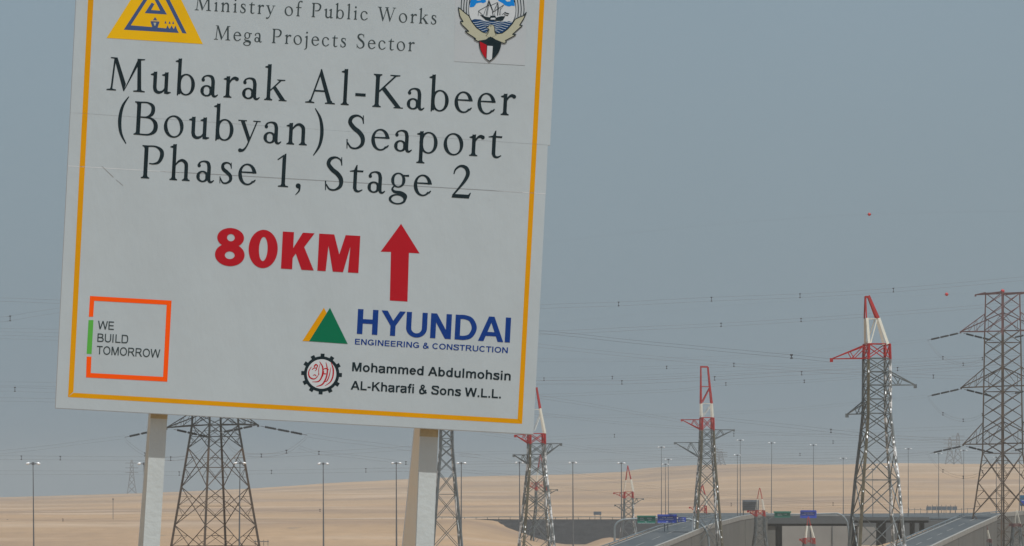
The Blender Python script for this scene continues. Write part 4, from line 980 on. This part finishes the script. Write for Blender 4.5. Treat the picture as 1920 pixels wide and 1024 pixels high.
def serif_text(txt, p0, p1, cap, m, layer=3):
    (xa, ya), (xb, yb) = p0, p1; W_ = math.hypot(xb - xa, yb - ya); sc = cap / 700.0
    inks = [(260 if ch == ' ' else GL[ch][0]) for ch in txt]
    xsall = [a for poly in GL[txt[0]][1] for a, b in poly]; off0 = min(xsall)
    xl = max(a for poly in GL[txt[-1]][1] for a, b in poly)
    nat = sum(inks[:-1]) + xl - off0; tr = (W_ / sc - nat) / (len(txt) - 1)
    ux, uy = (xb - xa) / W_, (yb - ya) / W_; vx, vy = .0515, -1.0
    x_ = -off0; polys = []; out = []; words_ = txt.split(' ')
    for ch, a in zip(txt + ' ', inks + [0]):
        if ch != ' ':
            for poly in GL[ch][1]:
                polys.append([(xa + (x_ + px) * sc * ux + py * sc * vx, ya + (x_ + px) * sc * uy + py * sc * vy) for px, py in poly])
        else:
            o = flat(polys, layer, 'lettering', m, sign); o['label'] = 'the word %s in serif letters' % words_[len(out)]; out.append(o); polys = []
        x_ += a + tr
    return out

serif_text('Ministry of Public Works', (365, 18.7), (818, 45.7), 26.5, M['ink_soft'])
serif_text('Mega Projects Sector', (401, 73.9), (777, 96.3), 26.5, M['ink_soft'])
serif_text('Mubarak Al-Kabeer', (199.5, 168.7), (966, 217.2), 62, M['ink'])
serif_text('(Boubyan) Seaport', (220, 250.4), (940, 296), 62.5, M['ink'])
serif_text('Phase 1, Stage 2', (264, 334), (882.5, 372.6), 62, M['ink'])

# --- plain sans letters drawn the same way, w is the stroke weight
def sans_glyph(ch, w):
    h = w * .86; q = 62                                    # q: side bearing
    X = lambda *a: ST(*a, smoothed=False)
    def O(cx, rx, y0, y1, a0=0, a1=360): return RING(cx, (y0 + y1) / 2, rx, (y1 - y0) / 2, w, h, a0, a1, n=36)
    if ch == 'E': return 640, RC(q, 0, q + w, 700) + RC(q, 0, 590, h) + RC(q, 700 - h, 580, 700) + RC(q, 305, 550, 305 + h)
    if ch == 'N': return 722, RC(q, 0, q + w, 700) + RC(660 - w, 0, 660, 700) + [[(q, 700), (q + w * 1.1, 700), (660, 0), (660 - w * 1.1, 0)]]
    if ch == 'I': return 278, RC(q, 0, q + w, 700)
    if ch == 'G': return 760, O(385, 345, -10, 710, 38, 335) + RC(690 - w, 60, 690, 350) + RC(400, 350 - h, 690, 350)
    if ch == 'C': return 722, O(375, 335, -10, 710, 42, 318)
    if ch == 'O': return 778, O(389, 350, -10, 710)
    if ch == 'D': return 722, RC(q, 0, q + w, 700) + ST((q, 700 - h / 2, h), (330, 700 - h / 2, h), (560, 610, w), (680 - w / 2, 350, w), (560, 90, w), (330, h / 2, h), (q, h / 2, h))
    if ch == 'R': return 722, RC(q, 0, q + w, 700) + ST((q, 700 - h / 2, h), (430, 700 - h / 2, h), (600 - w * .3, 600, w), (600 - w * .3, 450, w), (430, 305 + h / 2, h), (q, 305 + h / 2, h)) + [[(330, 340), (450, 370), (720, 0), (720 - w * 1.25, 0)]]
    if ch == 'P': return 667, RC(q, 0, q + w, 700) + ST((q, 700 - h / 2, h), (430, 700 - h / 2, h), (600 - w * .3, 590, w), (600 - w * .3, 420, w), (430, 270 + h / 2, h), (q, 270 + h / 2, h))
    if ch == 'B': return 690, RC(q, 0, q + w, 700) + ST((q, 700 - h / 2, h), (400, 700 - h / 2, h), (570 - w * .3, 600, w), (570 - w * .3, 470, w), (400, 320 + h / 2, h), (q, 320 + h / 2, h)) + ST((q, 320 + h / 2, h), (420, 320 + h / 2, h), (620 - w * .3, 270, w), (620 - w * .3, 110, w), (420, h / 2, h), (q, h / 2, h))
    if ch == 'S': return 667, ST((590, 500, w * .9), (540, 620, w), (340, 700 - h / 2, h), (150, 620, w), (140, 480, w), (330, 380, h * 1.05), (520, 310, w), (560, 180, w), (490, 60, w), (330, h / 2 - 8, h), (130, 80, w), (80, 215, w * .9))
    if ch == 'T': return 611, RC(305 - w / 2, 0, 305 + w / 2, 700) + RC(20, 700 - h, 590, 700)
    if ch == 'U': return 722, RC(q, 230, q + w, 700) + RC(660 - w, 230, 660, 700) + RING(361, 240, 299, 250, w, h, 180, 360)
    if ch == 'L': return 580, RC(q, 0, q + w, 700) + RC(q, 0, 560, h)
    if ch == 'M': return 833, RC(q, 0, q + w, 700) + RC(771 - w, 0, 771, 700) + [[(q, 700), (q + w * 1.35, 700), (416 + w * .45, 0), (416 - w * .45, 0)]] + [[(771 - w * 1.35, 700), (771, 700), (416 + w * .45, 0), (416 - w * .45, 0)]]
    if ch == 'W':
        a = w * 1.05; return 960, [[(6, 700), (6 + a, 700), (205 + a * .75, 0), (205 - a * .25, 0)]] + [[(205 - a * .25, 0), (205 + a * .75, 0), (480 + a / 2, 700), (480 - a / 2, 700)]] + [[(480 - a / 2, 700), (480 + a / 2, 700), (755 + a * .25, 0), (755 - a * .75, 0)]] + [[(755 - a * .75, 0), (755 + a * .25, 0), (954, 700), (954 - a, 700)]]
    if ch == 'A': return 722, [[(0, 0), (w * 1.1, 0), (361 + w * .5, 700), (361 - w * .55, 700)]] + [[(722, 0), (722 - w * 1.1, 0), (361 - w * .5, 700), (361 + w * .55, 700)]] + RC(150, 160, 572, 160 + h)
    if ch == 'K': return 722, RC(q, 0, q + w, 700) + [[(q + w * .6, 190), (q + w * .6, 360), (520, 700), (690, 700)]] + [[(270, 380), (370, 470), (722, 0), (722 - w * 1.25, 0)]]
    if ch == '&': return 722, ST((660, 60, w), (480, 190, w), (230, 500, w * .9), (260, 640, h), (360, 670, h * .9), (440, 590, w * .8), (400, 470, w * .85), (160, 310, w), (90 + w * .3, 180, w), (170, 50, w), (330, 20, h), (500, 110, w), (590, 330, w * .9))
    if ch == 'o': return 611, O(305, 270, -10, 530)
    if ch == 'e': return 556, O(280, 250, -10, 530, 0, 325) + RC(60, 225, 525, 225 + h * .85)
    if ch == 'c': return 556, O(285, 250, -10, 530, 40, 320)
    if ch == 'a': return 570, ST((75, 385, w * .85), (130, 480, w * .9), (290, 530 - h / 2, h), (430, 460, w * .9), (450, 340, w), (452, 180, w), (460, 60, w), (505, 0, w * .7)) + ST((450, 300, h * .9), (280, 272, h), (115, 225, w), (95, 120, w), (180, 35, h), (320, 50, h), (440, 150, w * .8))
    if ch == 'h': return 611, RC(q, 0, q + w, 720) + RC(550 - w, 0, 550, 330) + ST((q + w * .5, 300, w * .6), (200, 450, h), (330, 480, h), (550 - w * .65, 420, w), (550 - w / 2, 300, w))
    if ch == 'n': return 611, RC(q, 0, q + w, 520) + RC(550 - w, 0, 550, 330) + ST((q + w * .5, 300, w * .6), (200, 450, h), (330, 480, h), (550 - w * .65, 420, w), (550 - w / 2, 300, w))
    if ch == 'm': return 889, RC(q, 0, q + w, 520) + RC(447 - w / 2, 0, 447 + w / 2, 330) + RC(830 - w, 0, 830, 330) + ST((q + w * .5, 300, w * .6), (180, 450, h), (300, 480, h), (447 - w * .1, 420, w), (447, 300, w)) + ST((447, 300, w * .6), (570, 450, h), (690, 480, h), (830 - w * .6, 420, w), (830 - w / 2, 300, w))
    if ch == 'd': return 611, RC(550 - w, 0, 550, 720) + O(290, 250, -10, 530)
    if ch == 'b': return 611, RC(q, 0, q + w, 720) + O(320, 250, -10, 530)
    if ch == 'u': return 611, RC(q, 190, q + w, 520) + RC(550 - w, 0, 550, 520) + ST((q + w / 2, 220, w), (q + w * .65, 100, w), (280, 40, h), (420, 70, h), (550 - w * .5, 220, w * .6))
    if ch == 'l': return 278, RC(q, 0, q + w, 720)
    if ch == 'i': return 278, RC(q, 0, q + w, 520) + RC(q, 600, q + w, 720)
    if ch == 's': return 530, ST((455, 380, w * .85), (400, 470, w * .9), (270, 530 - h / 2, h), (130, 460, w * .9), (120, 370, w), (270, 275, h), (420, 210, w), (430, 120, w), (370, 40, w * .9), (265, h / 2 - 8, h), (110, 60, w * .9), (60, 160, w * .85))
    if ch == 'r': return 400, RC(q, 0, q + w, 520) + ST((q + w * .5, 280, w * .6), (190, 430, h), (290, 485, h), (390, 470, h))
    if ch == 'f': return 333, RC(100, 0, 100 + w, 600) + ST((100 + w / 2, 560, w), (140 + w / 2, 660, w), (340, 700 - h * .3, h)) + RC(20, 520 - h, 320, 520)
    if ch == '-': return 333, RC(40, 200, 293, 200 + h)
    if ch == '.': return 278, RC(q + 10, 0, q + 10 + w, w)
    return 278, []
def sans_text(txt, p0, p1, cap, m, w=110, layer=3):
    gs = [sans_glyph(c, w) for c in txt]
    off0 = min(a for p in gs[0][1] for a, b in p); xl = max(a for p in gs[-1][1] for a, b in p)
    nat = sum(g_[0] for g_ in gs[:-1]) + xl - off0
    W_ = math.hypot(p1[0] - p0[0], p1[1] - p0[1]); ux, uy = (p1[0] - p0[0]) / W_, (p1[1] - p0[1]) / W_
    kx = W_ / nat; ky = cap / 700.0; x_ = -off0; polys = []
    words_ = txt.split(' '); k_ = 0
    for ch, (a_, ps) in zip(txt + ' ', gs + [(0, [])]):
        for p in ps: polys.append([(p0[0] + (x_ + a) * kx * ux + b * ky * .0515, p0[1] + (x_ + a) * kx * uy - b * ky) for a, b in p])
        x_ += a_
        if ch == ' ':
            flat(polys, layer, 'lettering', m, sign)['label'] = 'the word %s in plain letters' % words_[k_]; k_ += 1; polys = []
sans_text('ENGINEERING & CONSTRUCTION', (665.4, 645.7), (952, 662.2), 10.6, M['blue_print'], 128)
sans_text('Mohammed Abdulmohsin', (660, 695.9), (957.3, 713.6), 16.8, M['ink'], 140)
sans_text('AL-Kharafi & Sons W.L.L.', (657.3, 730.4), (939, 747.2), 16.6, M['ink'], 140)
sans_text('WE', (183.2, 617), (213.4, 618.7), 15.6, M['ink_soft'], 104)
sans_text('BUILD', (182.3, 640.7), (240, 643.9), 15.6, M['ink_soft'], 104)
sans_text('TOMORROW', (181, 664), (300, 670.9), 15.6, M['ink_soft'], 104)

def placed(polys, p0, ux, uy, sc, vx=.0515): return [[(p0[0] + x_ * sc * ux[0] + y_ * sc * vx, p0[1] + x_ * sc * ux[1] - y_ * sc) for x_, y_ in p] for p in polys]
def capital_row(glyphs, p0, p1, cap, name, m):
    W_ = math.hypot(p1[0] - p0[0], p1[1] - p0[1]); u_ = ((p1[0] - p0[0]) / W_, (p1[1] - p0[1]) / W_)
    tot = sum(g_[0] for g_ in glyphs); kx = W_ / tot; ky = cap / 700.0; x_ = 0; polys = []
    for w_, ps in glyphs:
        for p in ps: polys.append([(p0[0] + (x_ + a) * kx * u_[0] + b * ky * .0515, p0[1] + (x_ + a) * kx * u_[1] - b * ky) for a, b in p])
        x_ += w_
    return flat(polys, 3, name, m, sign)
# 80KM  (ink widths in units; last glyph has no trailing space)
def RING2(cx, cy, rx, ry, ix, iy, icx, icy, n=44):
    o_ = [(cx + rx * math.cos(2 * math.pi * i / n), cy + ry * math.sin(2 * math.pi * i / n)) for i in range(n + 1)]
    i_ = [(icx + ix * math.cos(2 * math.pi * i / n), icy + iy * math.sin(2 * math.pi * i / n)) for i in range(n + 1)]
    return [[o_[i], o_[i + 1], i_[i + 1], i_[i]] for i in range(n)]
eight = RING2(285, 205, 285, 215, 94, 72, 285, 196) + RING2(285, 525, 258, 185, 74, 68, 290, 528)
zero = RING2(280, 350, 280, 362, 82, 228, 282, 350)
Kh = [[(0, 0), (215, 0), (215, 215), (270, 300), (395, 0), (630, 0), (425, 430), (610, 700), (385, 700), (215, 400), (215, 700), (0, 700)]]
Mh = [[(0, 0), (160, 0), (190, 480), (296, 0), (495, 0), (610, 490), (588, 0), (790, 0), (790, 700), (508, 700), (405, 330), (290, 700), (0, 700)]]
capital_row([(640, eight), (640, zero), (700, Kh), (790, Mh)], (402, 496.5), (672, 512), 69.5, 'lettering', M['red_print'])['label'] = 'heavy red distance 80KM'
# HYUNDAI
Hh = RC(0, 0, 150, 700) + RC(410, 0, 560, 700) + RC(130, 298, 430, 424)
Yh_ = [[(0, 700), (165, 700), (330, 425), (400, 285), (260, 285)]] + [[(660, 700), (500, 700), (330, 425), (260, 285), (400, 285)]] + RC(260, 0, 400, 330)
Uh = RC(0, 250, 140, 700) + RC(430, 250, 570, 700) + RING(285, 262, 285, 272, 140, 118, 180, 360)
Nh = RC(0, 0, 146, 700) + RC(420, 0, 566, 700) + [[(0, 700), (160, 700), (566, 0), (406, 0)]]
Dh = RC(0, 0, 140, 700) + ST((100, 641, 118), (260, 641, 118), (430, 570, 128), (522, 350, 140), (430, 130, 128), (260, 59, 118), (100, 59, 118))
Ah = [[(0, 0), (150, 0), (365, 590), (400, 700), (270, 700)]] + [[(690, 0), (536, 0), (320, 590), (270, 700), (420, 700)]] + RC(150, 150, 540, 265)
Ih = RC(0, 0, 142, 700)
capital_row([(645, Hh), (690, Yh_), (665, Uh), (670, Nh), (640, Dh), (730, Ah), (142, Ih)], (669, 625.9), (956, 642.4), 46.5, 'lettering', M['blue_print'])['label'] = 'bold blue company name HYUNDAI'
# arrow
flat([[(752, 419.7), (786.7, 475.2), (766.8, 474.2), (764, 565.6), (730.9, 563.6), (733, 472.4), (713.7, 472)]], 2, 'red_arrow', M['red_print'], sign)
# two triangles
flat([[(567, 639.4), (607.3, 577.2), (618, 597), (600, 641)]], 2, 'triangle_mark', M['gold'], sign)
flat([[(618.7, 577.2), (651.9, 644.9), (579.6, 639.9)]], 3, 'triangle_mark', M['green_print'], sign)
# broken square
tq = lambda pts: [(100 + a / 4.0, 512 + b / 4.0) for a, b in pts]
sq = flat([tq(p) for p in ([(275, 172), (887, 207), (885, 240), (307, 208), (303, 212)], [(275, 172), (307, 205), (299, 328), (266, 328)], [(887, 207), (855, 815), (823, 780), (850, 236)],
           [(855, 815), (245, 783), (280, 750), (825, 779)], [(245, 783), (250, 627), (286, 627), (281, 752)])], 2, 'square_mark', M['orange_print'], sign)
flat([tq([(264, 353), (301, 353), (287, 607), (250, 605)])], 2, 'bar', M['leaf_green'], sq)
# ministry triangle
tm = lambda pts: [(180 + a / 8.532, b / 8.532) for a, b in pts]
tri_ = flat([[(199.8, 71.2), (380.4, 82.8), (298.7, -85)]], 2, 'triangle_logo', M['yellow'], sign)
flat([tm(p) for p in ([(835, -125), (900, -125), (552, 412), (445, 475)], [(545, 405), (875, 432), (985, 442), (1120, 455), (1290, 462), (1325, 527), (445, 475)], [(870, 342), (1018, 350), (980, 460), (905, 450)],
      [(1040, -150), (1100, -150), (1180, 0), (1450, 537), (1382, 530), (1115, 0)], [(862, -150), (930, -160), (1000, 0), (1135, 232), (1055, 226), (940, 0)], [(1135, 232), (780, 210), (878, 160), (1030, 172)],
      [(780, 210), (890, 42), (935, 65), (872, 178)], [(945, 272), (912, 322), (980, 325)],
      [(1112, 330), (1095, 375), (1128, 378)], [(1178, 333), (1160, 380), (1194, 383)], [(1236, 336), (1218, 382), (1250, 385)],
      [(1145, 402), (1118, 462), (1172, 462)], [(1210, 408), (1180, 462), (1240, 466)], [(1273, 410), (1242, 466), (1296, 470)])], 3, 'maze_mark', M['navy'], tri_)
flat([tm([(882, 328), (1012, 333), (1014, 341), (882, 337)]), tm([(918, 362), (965, 366), (948, 414), (936, 412)])], 4, 'lamp_mark', M['cream'], tri_)
# gear mark
gx, gy, gr_ = 603.0, 701.3, 1.0
teeth = []
for i in range(12):
    a = R(30 * i + 3); c, s_ = math.cos(a), math.sin(a); w_ = 3.7
    teeth.append([(gx + c * 29 - s_ * w_, gy + s_ * 29 + c * w_), (gx + c * 38.2 - s_ * w_, gy + s_ * 38.2 + c * w_), (gx + c * 38.2 + s_ * w_, gy + s_ * 38.2 - c * w_), (gx + c * 29 + s_ * w_, gy + s_ * 29 - c * w_)])
gear = flat(RING(gx, gy, 33.2, 33.2, 5.6, 5.6, n=48) + teeth, 2, 'gear_mark', M['ink'], sign)
flat(DISC(gx, gy, 27.8, 40), 2, 'gear_centre', M['white_print'], gear)
tg = lambda pts: [(540 + a / 3.683, 552 + b / 3.683, w_ / 3.683) for a, b, w_ in pts]
cal = []
for pts in ([(298, 470, 4), (312, 515, 10), (310, 565, 10), (292, 605, 8), (255, 632, 3)], [(262, 470, 4), (272, 525, 10), (262, 580, 10), (236, 622, 10), (196, 636, 4)], [(296, 505, 3), (285, 560, 7), (268, 598, 7), (246, 600, 4)],
            [(218, 464, 4), (240, 505, 10), (236, 560, 10), (212, 600, 9), (168, 604, 3)], [(162, 500, 4), (143, 535, 8), (150, 572, 10), (182, 584, 8), (208, 560, 4), (212, 530, 3)],
            [(180, 500, 9), (192, 485, 10), (204, 494, 8), (196, 508, 6)], [(166, 520, 5), (182, 508, 7), (198, 515, 6), (186, 530, 4)], [(245, 520, 3), (258, 512, 8), (282, 520, 4)], [(172, 560, 4), (186, 556, 7), (196, 566, 4)],
            [(248, 545, 7), (256, 551, 7), (262, 545, 6)], [(225, 585, 3), (240, 560, 8), (248, 530, 4)], [(222, 480, 3), (212, 520, 5), (214, 555, 5)]):
    cal += ST(*tg(pts), n=6)
flat(cal, 3, 'calligraphy', M['red_print'], gear)
# coat of arms
tk = lambda pts: [(830 + a / 7.877, b / 7.877) for a, b in pts]
em = flat([tk([(190, -220), (1250, -150), (1215, 968), (170, 905)])], 2, 'emblem_patch', M['patch'], sign)
flat([tk([(170, 905), (1215, 965), (1215, 968), (170, 908)])], 3, 'patch_edge', M['edge_soft'], em)
wingL = [(230, 110), (268, 135), (330, 190), (388, 235), (430, 320), (500, 410), (590, 475), (650, 490), (675, 440), (690, 430), (700, 500), (706, 540), (640, 590), (520, 612), (462, 575), (490, 572), (380, 500), (330, 460), (388, 465), (290, 370), (258, 318), (304, 324), (255, 240)]
wingR = [(1238, 180), (1200, 230), (1130, 255), (1070, 285), (1030, 350), (960, 430), (880, 490), (800, 500), (765, 450), (745, 520), (706, 540), (800, 605), (905, 640), (945, 625), (925, 600), (1030, 545), (1085, 512), (1030, 510), (1140, 410), (1180, 378), (1135, 375), (1195, 280)]
def outline(pts, w_, closed=True):
    out = []; p = pts + [pts[0]] if closed else pts
    for a, b in zip(p, p[1:]): out += ST((a[0], a[1], w_), (b[0], b[1], w_), smoothed=False)
    return out
cx_, cy_ = 733, 150
feathers = []
for i in range(5):
    r_ = 345 + i * 36
    if i < 5: feathers += RING(cx_, cy_ - 10, r_, r_ + 8, 9, 9, 193 - i * 4, 128, n=14) if False else []
for i in range(4):
    x0 = 392 - i * 38; feathers += ST((x0 - 2, 232 - i * 26, 13), (x0 - 4, 120 - i * 10, 13), (x0 + 14 - i * 2, -30, 13), (x0 + 50, -160, 13), n=5)
    x0 = 1068 + i * 42; feathers += ST((x0, 262 - i * 14, 13), (x0 + 8, 130, 13), (x0 - 8, -20, 13), (x0 - 46, -160, 13), n=5)
flat([tk(p) for p in ([(262, 130), (250, 60), (275, -160), (460, -200), (392, 100), (392, 240)],)], 3, 'feather_field', M['patch'], em)
flat([tk(p) for p in ([(1215, 200), (1225, 100), (1190, -160), (1010, -200), (1075, 100), (1066, 275)],)], 3, 'feather_field', M['patch'], em)
fth = flat([tk(p) for p in feathers], 4, 'feather_lines', M['ink'], em)
disc = [[(cx_ + 345 * math.cos(R(a)), cy_ + 345 * math.sin(R(a))) for a in range(0, 360, 9)]]
flat([tk(p) for p in [[(cx_ + 353 * math.cos(R(a)), cy_ + 353 * math.sin(R(a))) for a in range(0, 360, 9)]]], 5, 'disc_rim', M['ink'], em)
flat([tk(p) for p in disc], 6, 'disc_field', M['white_print'], em)
flat([tk(p) for p in ([(398, 108), (410, 20), (470, -80), (620, -150), (640, 30), (600, 48), (560, 38), (500, 50), (465, 100), (430, 108)],)], 7, 'sky_field', M['sky_blue'], em)
flat([tk(p) for p in ([(820, 10), (800, -150), (980, -90), (1050, 0), (1066, 90), (1020, 86), (980, 98), (920, 80), (890, 50), (850, 30)],)], 7, 'sky_field', M['sky_blue'], em)
flat([tk(p) for p in ([(490, -20), (540, -60), (590, -30), (560, 5), (510, 8)], [(920, -60), (1000, -20), (1000, 20), (950, 25), (925, 0)])], 8, 'cloud', M['white_print'], em)
sea = [(428, 300), (470, 282), (560, 290), (640, 315), (720, 298), (800, 318), (900, 325), (980, 312), (1030, 330), (1010, 372), (960, 430), (880, 485), (800, 498), (733, 494), (660, 490), (590, 470), (500, 405), (455, 350)]
flat([tk(sea)], 7, 'sea_field', M['sea_blue'], em)
waves = []
for j, yb in enumerate((322, 352, 382, 412, 442, 468)):
    half = [285, 262, 232, 200, 160, 110][j]
    pts = [(cx_ + t_ * half, yb + 12 * math.sin(t_ * 6.5 + 1.4), 8) for t_ in [q / 8 - 1 for q in range(17)]]
    waves += ST(*pts, n=2)
flat([tk(p) for p in waves], 8, 'wave_lines', M['pale_line'], em)
ship = [[(545, 215), (600, 232), (640, 250), (700, 256), (705, 232), (780, 232), (785, 262), (860, 240), (925, 240), (890, 300), (860, 312), (640, 300), (600, 265)]]
for a, b, w_ in (((680, 10), (640, 235), 9), ((680, 10), (600, 235), 6), ((680, 5), (735, 150), 16), ((735, 150), (745, 230), 10), ((690, 20), (655, 240), 6), ((815, 40), (812, 230), 12), ((815, 40), (740, 190), 6), ((815, 40), (840, 225), 7),
                 ((812, 35), (690, 90), 6), ((690, 70), (530, 160), 7), ((530, 160), (524, 235), 6), ((530, 165), (600, 230), 7), ((905, 70), (730, 190), 7), ((905, 70), (850, 150), 5), ((850, 110), (860, 225), 5), ((880, 215), (930, 180), 8), ((800, 60), (765, 230), 5)):
    ship += ST((a[0], a[1], w_), (b[0], b[1], w_), smoothed=False)
ship += [[(915, 178), (985, 200), (975, 214), (908, 192)], [(905, 222), (965, 236), (970, 226), (910, 210)]]
flat([tk(p) for p in ship], 9, 'ship', M['ink'], em)
flat([tk([(710, 266), (765, 262), (785, 280), (770, 290), (708, 290)])], 10, 'ship_highlight', M['white_print'], em)
for k_, wg in enumerate((wingL, wingR)):
    flat([tk(wg)] , 9 if k_ else 9, 'wing', M['cream'], em) if False else None
flat([tk(p) for p in outline(wingL, 13) + outline(wingR, 13)], 11, 'wing_outline', M['ink'], em)
flat([tk(wingL), tk(wingR), tk([(640, 560), (700, 470), (765, 450), (800, 580)])], 10, 'wing', M['cream'], em)
head = [(640, 402), (675, 395), (685, 372), (715, 362), (750, 372), (765, 400), (768, 470), (790, 520), (706, 560), (640, 530), (672, 490), (688, 440), (668, 415)]
flat([tk(p) for p in outline(head[:8], 8, False) + outline(head[9:], 8, False) + DISC(712, 385, 8, 8)], 13, 'dove_outline', M['ink'], em)
flat([tk(head)], 12, 'dove', M['cream'], em)
flat([tk([(706, 540), (760, 575), (865, 618), (860, 690), (830, 770), (770, 850), (690, 912), (620, 850), (570, 770), (540, 680), (535, 600), (640, 585)])], 14, 'shield', M['ink'], em)
flat([tk([(548, 612), (650, 665), (645, 868), (600, 815), (560, 730)])], 15, 'shield_red', M['red_print'], em)
flat([tk([(660, 676), (740, 682), (728, 868), (688, 895), (650, 868)])], 15, 'shield_white', M['white_print'], em)

# --- posts, braces, rails behind the board
def box_member(pa, pb, w_, d_, name, m, parent, wdir, ddir):
    v = []
    for P_ in (pa, pb):
        for a, b in ((-1, -1), (1, -1), (1, 1), (-1, 1)): v.append(P_ + wdir * (a * w_ / 2) + ddir * (b * d_ / 2))
    return obj(name, v, [(0, 1, 2, 3), (7, 6, 5, 4), (0, 4, 5, 1), (1, 5, 6, 2), (2, 6, 7, 3), (3, 7, 4, 0)], m, parent)
def behind(px, py, back):
    d = Vector(((px - 960) / F, 1, (YH - py) / F)); t = (SO - nn * back - CAM).dot(nn) / d.dot(nn); return CAM + d * t
wd = u.copy()
for (xt, yt, xb, yb, brace_m, bshift) in ((298.2, 780, 283.8, 1024, 'post', 8), (804.5, 808, 796.0, 1024, 'brace', 24)):
    a = behind(xt, yt, .105); b = behind(xb, yb, .105); d = (b - a).normalized()
    top = a - d * 2.55; t_ = (gz - .3 - a.z) / d.z; bot = a + d * t_
    wpx = .0815 if xt < 500 else .0875
    box_member(top, bot, wpx, .05, 'post', M['post'], sign, wd, nn)
    # sloping rear brace
    t0 = a - d * .36; s_ = behind(xb, yb, .105) - nn * .86 - u * 0.0
    dd = (s_ - (t0 - nn * .03)); tt = (gz - .3 - t0.z) / dd.z
    off = -u * (0.004 if xt < 500 else 0.006)
    box_member(t0 - nn * .055 + off, t0 - nn * .055 + off + dd * tt, wpx * .98, .06, 'brace', M['brace'] if brace_m == 'brace' else M['brace_grey'], sign, wd, nn)
    # mustard primer showing right under the board
    y0_, y1_ = yt - 8, yt + (5 if xt < 500 else 8)
    p0_ = a - d * .03; p1_ = a + d * (.014 if xt < 500 else .03)
    box_member(p0_, p1_, wpx * 1.02, .053, 'primer_band', M['stain'], sign, wd, nn)
for py in (-150, 120, 420, 700):
    a = behind(150 if py > 0 else 165, py, .065); b = behind(995, py + 52, .065)
    box_member(a, b, .06, .05, 'back_rail', M['panel_edge'], sign, vv, nn)
